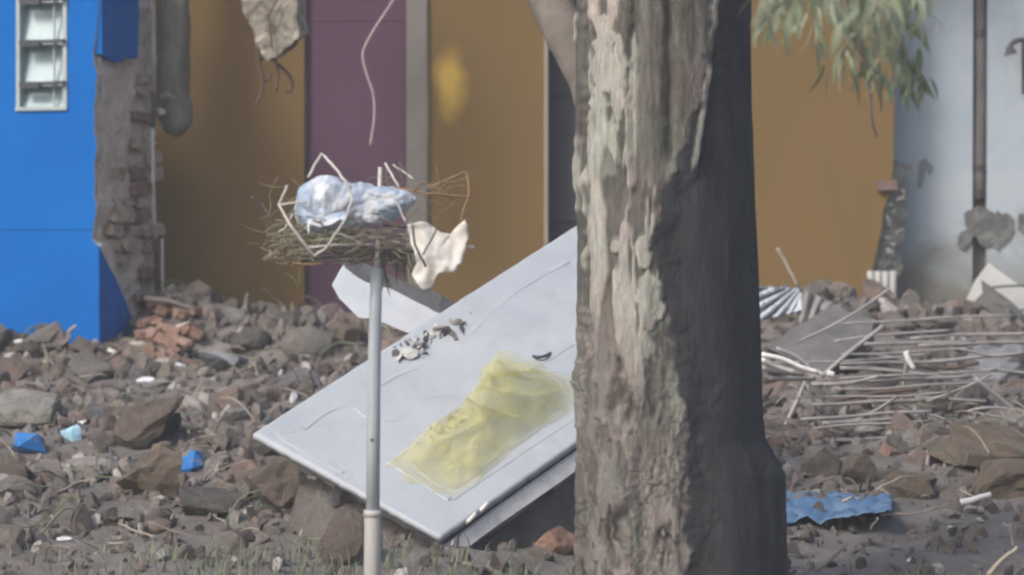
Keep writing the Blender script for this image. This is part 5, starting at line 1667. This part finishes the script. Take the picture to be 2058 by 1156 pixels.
HC = [('concrete_chunk', 45, 826, 160, 90, 'concrete_pale', 'big pale smooth concrete block at the left edge of the heap', 'concrete chunk'),
      ('blue_fragment', 58, 890, 76, 64, 'blue_chip', 'deep blue painted wall fragment under the big pale block', 'wall fragment'),
      ('blue_fragment', 378, 928, 62, 54, 'blue_chip', 'bright blue painted wall fragment lying alone in the middle of the left heap', 'wall fragment'),
      ('plastic_scrap', 143, 874, 46, 44, 'pale_blue', 'pale blue plastic scrap to the right of the big pale block', 'plastic scrap'),
      ('plaster_chunk', 162, 848, 26, 12, 'white_plaster', 'small white plaster flake just above the pale blue scrap', 'plaster chunk'),
      ('brick_chunk', 368, 676, 56, 42, 'rag', 'pale pinkish brick lying askew on the red brick heap by the blue corner', 'brick'),
      ('concrete_chunk', 625, 690, 120, 84, 'concrete', 'grey angular concrete chunk on the heap below the purple panel', 'concrete chunk'),
      ('stone', 505, 690, 86, 70, 'concrete_dark', 'dark grey round stone against the foot of the ochre wall', 'stone'),
      ('brick_chunk', 700, 676, 44, 52, 'clay', 'yellowish brown lump below the purple panel near the pole', 'lump'),
      ('concrete_chunk', 450, 728, 100, 50, 'blue_grey', 'bluish grey flat concrete piece left of the dark round stone', 'concrete chunk'),
      ('stone', 300, 856, 160, 120, 'stone', 'large brown-grey boulder in the middle of the left heap', 'stone'),
      ('stone', 300, 960, 150, 100, 'clay', 'large brownish earth lump beside the bright blue fragment', 'lump'),
      ('stone', 556, 980, 130, 130, 'stone', 'brown stone under the left corner of the white slab', 'stone'),
      ('stone', 693, 1086, 110, 120, 'stone', 'rounded brown stone just left of the foot of the pole', 'stone'),
      ('plaster_chunk', 310, 776, 70, 24, 'concrete_pale', 'flat pale plaster slab in the upper left heap', 'plaster chunk'),
      ('plaster_chunk', 292, 768, 44, 22, 'white_plaster', 'small pale plaster piece on top of the flat pale slab', 'plaster chunk'),
      ('plaster_chunk', 366, 738, 36, 16, 'white_plaster', 'pale slanting plaster strip below the pinkish brick', 'plaster chunk'),
      ('plaster_chunk', 590, 800, 16, 30, 'white_plaster', 'white plaster splinter by the upper left edge of the slab', 'plaster chunk'),
      ('plaster_chunk', 130, 1084, 34, 14, 'white_plaster', 'small white plaster flake on the soil near the lower left', 'plaster chunk'),
      ('plaster_chunk', 246, 1080, 44, 16, 'concrete_pale', 'small pale concrete flake on the soil right of the white flake', 'plaster chunk'),
      ('plaster_chunk', 186, 962, 32, 22, 'concrete_pale', 'pale pebble-like plaster lump left of the brownish earth lump', 'plaster chunk'),
      ('concrete_chunk', 30, 985, 90, 60, 'concrete', 'grey block at the left edge below the blue fragment', 'concrete chunk'),
      ('stone', 425, 1010, 130, 70, 'concrete_dark', 'dark flat stone below the bright blue fragment', 'stone'),
      ('plaster_chunk', 485, 1026, 40, 12, 'concrete_pale', 'thin pale strip of plaster on the dark flat stone', 'plaster chunk'),
      ('stone', 180, 740, 100, 76, 'concrete', 'grey rounded boulder at the foot of the blue wall', 'stone'),
      ('stone', 168, 696, 60, 40, 'stone', 'brown lump resting on top of the grey boulder by the blue wall', 'stone'),
      ('stone', 1650, 935, 84, 82, 'concrete', 'smooth grey boulder right of the trunk above the blue tarp', 'stone'),
      ('stone', 1726, 950, 74, 84, 'stone', 'grey-brown boulder beside the smooth one above the blue tarp', 'stone'),
      ('plaster_chunk', 1592, 950, 46, 44, 'concrete_pale', 'pale chunk against the trunk above the blue tarp', 'plaster chunk'),
      ('clay_lump', 1830, 975, 110, 60, 'clay', 'tan clay lump between the boulders and the earth mound', 'lump'),
      ('clay_lump', 1980, 900, 240, 110, 'clay', 'wide mound of brown clay at the right edge', 'clay mound'),
      ('clay_lump', 2030, 970, 170, 90, 'clay', 'lower brown clay lump at the right edge', 'lump'),
      ('brick_chunk', 1795, 910, 50, 22, 'brick_red', 'pinkish brick piece left of the wide clay mound', 'brick'),
      ('plaster_chunk', 1916, 1036, 46, 26, 'concrete_pale', 'pale grey flake right of the blue tarp, left one of two', 'plaster chunk'),
      ('plaster_chunk', 1956, 1026, 44, 24, 'concrete_pale', 'pale grey flake right of the blue tarp, right one of two', 'plaster chunk'),
      ('plaster_chunk', 1832, 1128, 18, 12, 'white_plaster', 'tiny white flake on the dark soil below the blue tarp', 'plaster chunk'),
      ('plaster_chunk', 1940, 736, 60, 26, 'concrete_pale', 'pale block behind the steel bars', 'plaster chunk'),
      ('concrete_chunk', 2016, 728, 170, 96, 'blue_grey', 'bluish grey block at the right edge behind the steel bars', 'concrete chunk'),
      ('concrete_chunk', 1936, 810, 110, 60, 'concrete_dark', 'dark greenish grey block at the right ends of the steel bars', 'concrete chunk'),
      ('stone', 1745, 866, 60, 40, 'concrete_pale', 'pale stone under the lower steel bars, right one of two', 'stone'),
      ('stone', 1688, 872, 50, 40, 'concrete', 'pale stone under the lower steel bars, left one of two', 'stone'),
      ('stone', 1800, 650, 80, 50, 'concrete', 'grey stone on the crest of the heap below the fluted foot', 'stone'),
      ('stone', 1880, 655, 90, 46, 'concrete', 'grey stone on the crest of the heap under the white pipe stubs', 'stone'),
      ('stone', 1120, 1090, 90, 70, 'brick_red', 'dull reddish block in the dark hollow left of the trunk', 'block'),
      ]
for k, (nm, x, y, a, b, mt, lab, cat) in enumerate(HC):
    hand(nm, x, y, a, b, mt, lab, cat, k * 5 + 3)

# red bricks heaped by the blue corner
rg = random.Random(91)
for k in range(34):
    x = rg.gauss(330, 38); y = rg.uniform(604, 735)
    if x < 255 or x > 440: continue
    p = at(x, y, 20.35 - (y - 604) * .006)
    p.z = min(p.z, height(p.x, p.y) + .12)
    p.z = max(p.z, height(p.x, p.y) + .01)
    s_ = rg.uniform(.045, .085)
    o = link('brick', rg.choice(BRICKS), p, None, Euler((rg.uniform(-.6, .6), rg.uniform(-.6, .6), rg.uniform(0, 3.1))), (s_ * 1.3, s_ * 1.3, s_ * 1.4))
    d_ = 'lowest part' if y > 700 else ('middle' if y > 650 else 'top')
    e_ = 'left side' if x < 315 else ('right side' if x > 350 else 'centre')
    props(o, f'dull red brick at the {d_}, {e_}, of the heap by the blue corner', 'brick', 'bricks fallen from the blue corner')

# rubble chunks: each a thing
TRUNKX = at(1338, 578, YT).x
LM_ = [('big pale block at left', 45, 826), ('bright blue fragment', 378, 928), ('pale blue scrap', 143, 874), ('pinkish brick', 368, 676), ('angular chunk below the purple panel', 625, 690),
       ('dark round stone by ochre wall', 505, 690), ('big boulder of the left heap', 300, 856), ('brownish earth lump', 300, 960), ('left corner of the white slab', 509, 872), ('near corner of the white slab', 885, 1085),
       ('foot of the pole', 748, 1110), ('foot of the tree trunk', 1160, 1110), ('grey boulder by the blue wall', 180, 740), ('smooth boulder above the blue tarp', 1650, 935), ('blue tarp', 1690, 1030), ('wide clay mound', 1960, 910),
       ('pleated silver sheet', 1590, 620), ('dark leaning concrete slab', 1650, 690), ('white pipe stubs', 1902, 640), ('lower steel bars', 1740, 860), ('upper steel bars', 1860, 700), ('right ends of the steel bars', 1980, 800), ('pale flakes right of the tarp', 1936, 1030),
       ('blue corner of the house', 280, 700), ('white wall fragment', 780, 650), ('dark stone under the blue fragment', 425, 1010), ('grey block at the left edge', 30, 985), ('white flake at the lower left', 130, 1084), ('dark flank of the trunk', 1560, 1000), ('brown stone under the slab corner', 556, 980)]
def where(px, py):
    best = min(LM_, key=lambda l: math.hypot(px - l[1], (py - l[2]) * 1.2))
    dx, dy = px - best[1], (py - best[2]) * 1.2
    near = 'just ' if math.hypot(dx, dy) < 75 else ''
    if abs(dx) > abs(dy): d = near + ('left of' if dx < 0 else 'right of')
    else: d = near + ('behind' if dy < 0 else 'in front of')
    return f'{d} the {best[0]}', best[0]
def scatter(n, smin, smax, seed, tries=40):
    rg = random.Random(seed)
    out = 0
    for _ in range(n * tries):
        if out >= n: break
        y = 14.35 + 6.45 * rg.random() ** .85
        x = rg.uniform(-1.12, 1.12) * T * y
        r_ = smin * (smax / smin) ** (rg.random() ** 1.3)
        if abs(x - TRUNKX) < .42 and y < 14.5: continue
        px, py = px_of((x, y, height(x, y)))
        if 1200 < px < 1480: continue                       # the trunk hides it
        if px > 1560 and py > 1010 and r_ > .045: continue  # bare soil at the lower right
        if px < 760 and py > 1085 and r_ > .05: continue
        if 740 < px < 1180 and y < 14.9 and r_ > .045: continue
        inn = in_poly(x, y, SLAB_OUT)
        if inn and (r_ > .09 or slab_z(x, y) - height(x, y) < r_ * 1.7): continue
        if any((x - a) ** 2 + (y - b) ** 2 < (.72 * (r_ + c)) ** 2 for a, b, c in placed): continue
        pr = r_ / (T * y) * 1029
        if any(abs(px - a) < c * .85 + pr and -d * .7 - pr < py - b < d * .45 + pr * 1.2 and y < e for a, b, c, d, e in HANDS): continue
        placed.append((x, y, r_))
        z = height(x, y) + r_ * rg.uniform(.05, .4)
        sc = (r_ * rg.uniform(.85, 1.3), r_ * rg.uniform(.8, 1.15), r_ * rg.uniform(.65, 1.0))
        o = link('rubble_chunk', rg.choice(PROTO), (x, y, z), None, Euler((rg.uniform(-.6, .6), rg.uniform(-.6, .6), rg.uniform(0, 6.28))), sc)
        tone = rg.choice(TW)
        j_ = rg.uniform(.86, 1.16)
        o.color = (*[c * j_ for c in tone[1]], 1)
        wh, lm = where(px, py - pr * .5)
        size = 'large' if r_ > .1 else ('middling' if r_ > .06 else 'small')
        props(o, f'{size} {tone[0]} rubble chunk {wh}', 'rubble chunk', 'rubble chunks in the heap near the ' + lm)
        out += 1
scatter(72, .10, .165, 1)
scatter(218, .052, .10, 2)

# fine rubble: what nobody could count
def fine(n, seed, lo=.008, hi=.035, name='fine_rubble', lab='fine broken rubble and grit covering the heap between the chunks', pw=1.5):
    rg = random.Random(seed)
    nrg = np.random.default_rng(seed)
    protoV = []
    for m_ in LOWP[:6]:
        v = np.zeros(len(m_.vertices) * 3); m_.vertices.foreach_get('co', v)
        protoV.append((v.reshape(-1, 3), np.array([list(p.vertices) for p in m_.polygons])))
    Vs, Fs, Ts = [], [], []
    base = 0
    for _ in range(n):
        y = 14.0 + 6.9 * rg.random() ** .8
        x = rg.uniform(-1.15, 1.15) * T * y
        if abs(x - TRUNKX) < .34 and y < 14.2: continue
        r_ = lo * (hi / lo) ** (rg.random() ** pw)
        h = height(x, y)
        if hi > .05:
            px, py = px_of((x, y, h + r_)); pr = r_ / (T * y) * 1029
            if (px < 760 and py > 1075) or (px > 1560 and py > 1000) or 1215 < px < 1470 or (740 < px < 1180 and y < 14.9): continue
            if in_poly(x, y, SLAB_OUT): continue
            if any(abs(px - a) < c * .85 + pr and -d * .7 - pr < py - b < d * .45 + pr and y < e for a, b, c, d, e in HANDS): continue
        v, f = protoV[rg.randrange(6)]
        rot = np.array(Euler((rg.uniform(0, 6), rg.uniform(0, 6), rg.uniform(0, 6))).to_matrix())
        Vs.append((v * np.array([r_ * rg.uniform(.8, 1.6), r_, r_ * rg.uniform(.5, 1)])) @ rot.T + np.array([x, y, h + r_ * .3]))
        Fs.append(f + base); base += len(v)
        Ts.append(np.full(len(v), rg.random() ** (1.12)))
    V = np.vstack(Vs); F = np.vstack(Fs); Tn = np.concatenate(Ts)
    me = bpy.data.meshes.new(name)
    me.from_pydata(V.tolist(), [], F.tolist())
    me.materials.append(M['gravel'])
    a = me.attributes.new('tone', 'FLOAT', 'POINT'); a.data.foreach_set('value', Tn)
    o = bpy.data.objects.new(name, me); C.objects.link(o)
    props(o, lab, name.replace('_', ' '), kind='stuff')
fine(6000, 4)
fine(6000, 5, .02, .066, 'broken_rubble', 'jagged broken brick, plaster and concrete pieces packed between the larger chunks', 1.0)

# grass and weeds on the near ground
def grass():
    rg = random.Random(6)
    mb = MB()
    def blade(x, y, L, w_):
        h = height(x, y)
        a = rg.uniform(0, 6.28); lean = rg.uniform(.2, .9)
        dx, dy = math.cos(a), math.sin(a)
        p0 = Vector((x, y, h - .005))
        V = []
        for t in (0, .5, 1):
            c = p0 + Vector((dx * lean * L * t * t, dy * lean * L * t * t, L * t * (1 - .3 * t * lean)))
            wd = w_ * (1 - t) + .0004
            V += [c + Vector((-dy * wd, dx * wd, 0)), c + Vector((dy * wd, -dx * wd, 0))]
        mb.add(V, [[0, 1, 3, 2], [2, 3, 5, 4]])
    spots = [(-.62, 14.25, .40, .22, 1500), (-.25, 14.1, .32, .16, 800), (-.95, 14.4, .22, .2, 350), (.12, 14.3, .25, .2, 260), (1.15, 14.3, .3, .25, 260), (-.5, 15.0, .5, .4, 220), (.75, 20.2, .4, .3, 120), (-.5, 20.4, .7, .3, 300)]
    for cx_, cy_, sx, sy, n in spots:
        for _ in range(int(n * .27)):
            blade(rg.gauss(cx_, sx), rg.gauss(cy_, sy), rg.uniform(.03, .085), rg.uniform(.0022, .0045))
    o = mb.build('grass', M['grass'])
    props(o, 'sparse dull green grass and weeds along the near edge of the rubble', 'grass', kind='stuff')
grass()

# roots, stems and bits of wire tangled in the heap
def roots_gen(rg):
    y = 14.6 + 6.0 * rg.random()
    x = rg.uniform(-1.12, 1.12) * T * y
    while in_poly(x, y, SLAB_OUT) or abs(x - TRUNKX) < .3:
        y = 14.6 + 6.0 * rg.random(); x = rg.uniform(-1.12, 1.12) * T * y
    a = rg.uniform(0, 6.28); L = rg.uniform(.06, .26); e = rg.uniform(0, .9); pts = []
    h0 = rg.uniform(.01, .07)
    for i in range(6):
        t = i / 5
        pts.append(Vector((x, y, height(x, y) + h0 + e * L * t * (1 - .6 * t))))
        x += math.cos(a) * L / 5 * (1 - .5 * e); y += math.sin(a) * L / 5 * (1 - .5 * e); a += rg.gauss(0, .18)
    return pts
strands('dead_stems', M['stick'], 170, roots_gen, 'dead stems, roots and splinters tangled among the rubble', 'dead stems', (.0014, .0038), 21)
strands('green_weeds', M['grass'], 240, roots_gen, 'thin greenish weeds growing between the rubble chunks', 'weeds', (.0018, .004), 22)
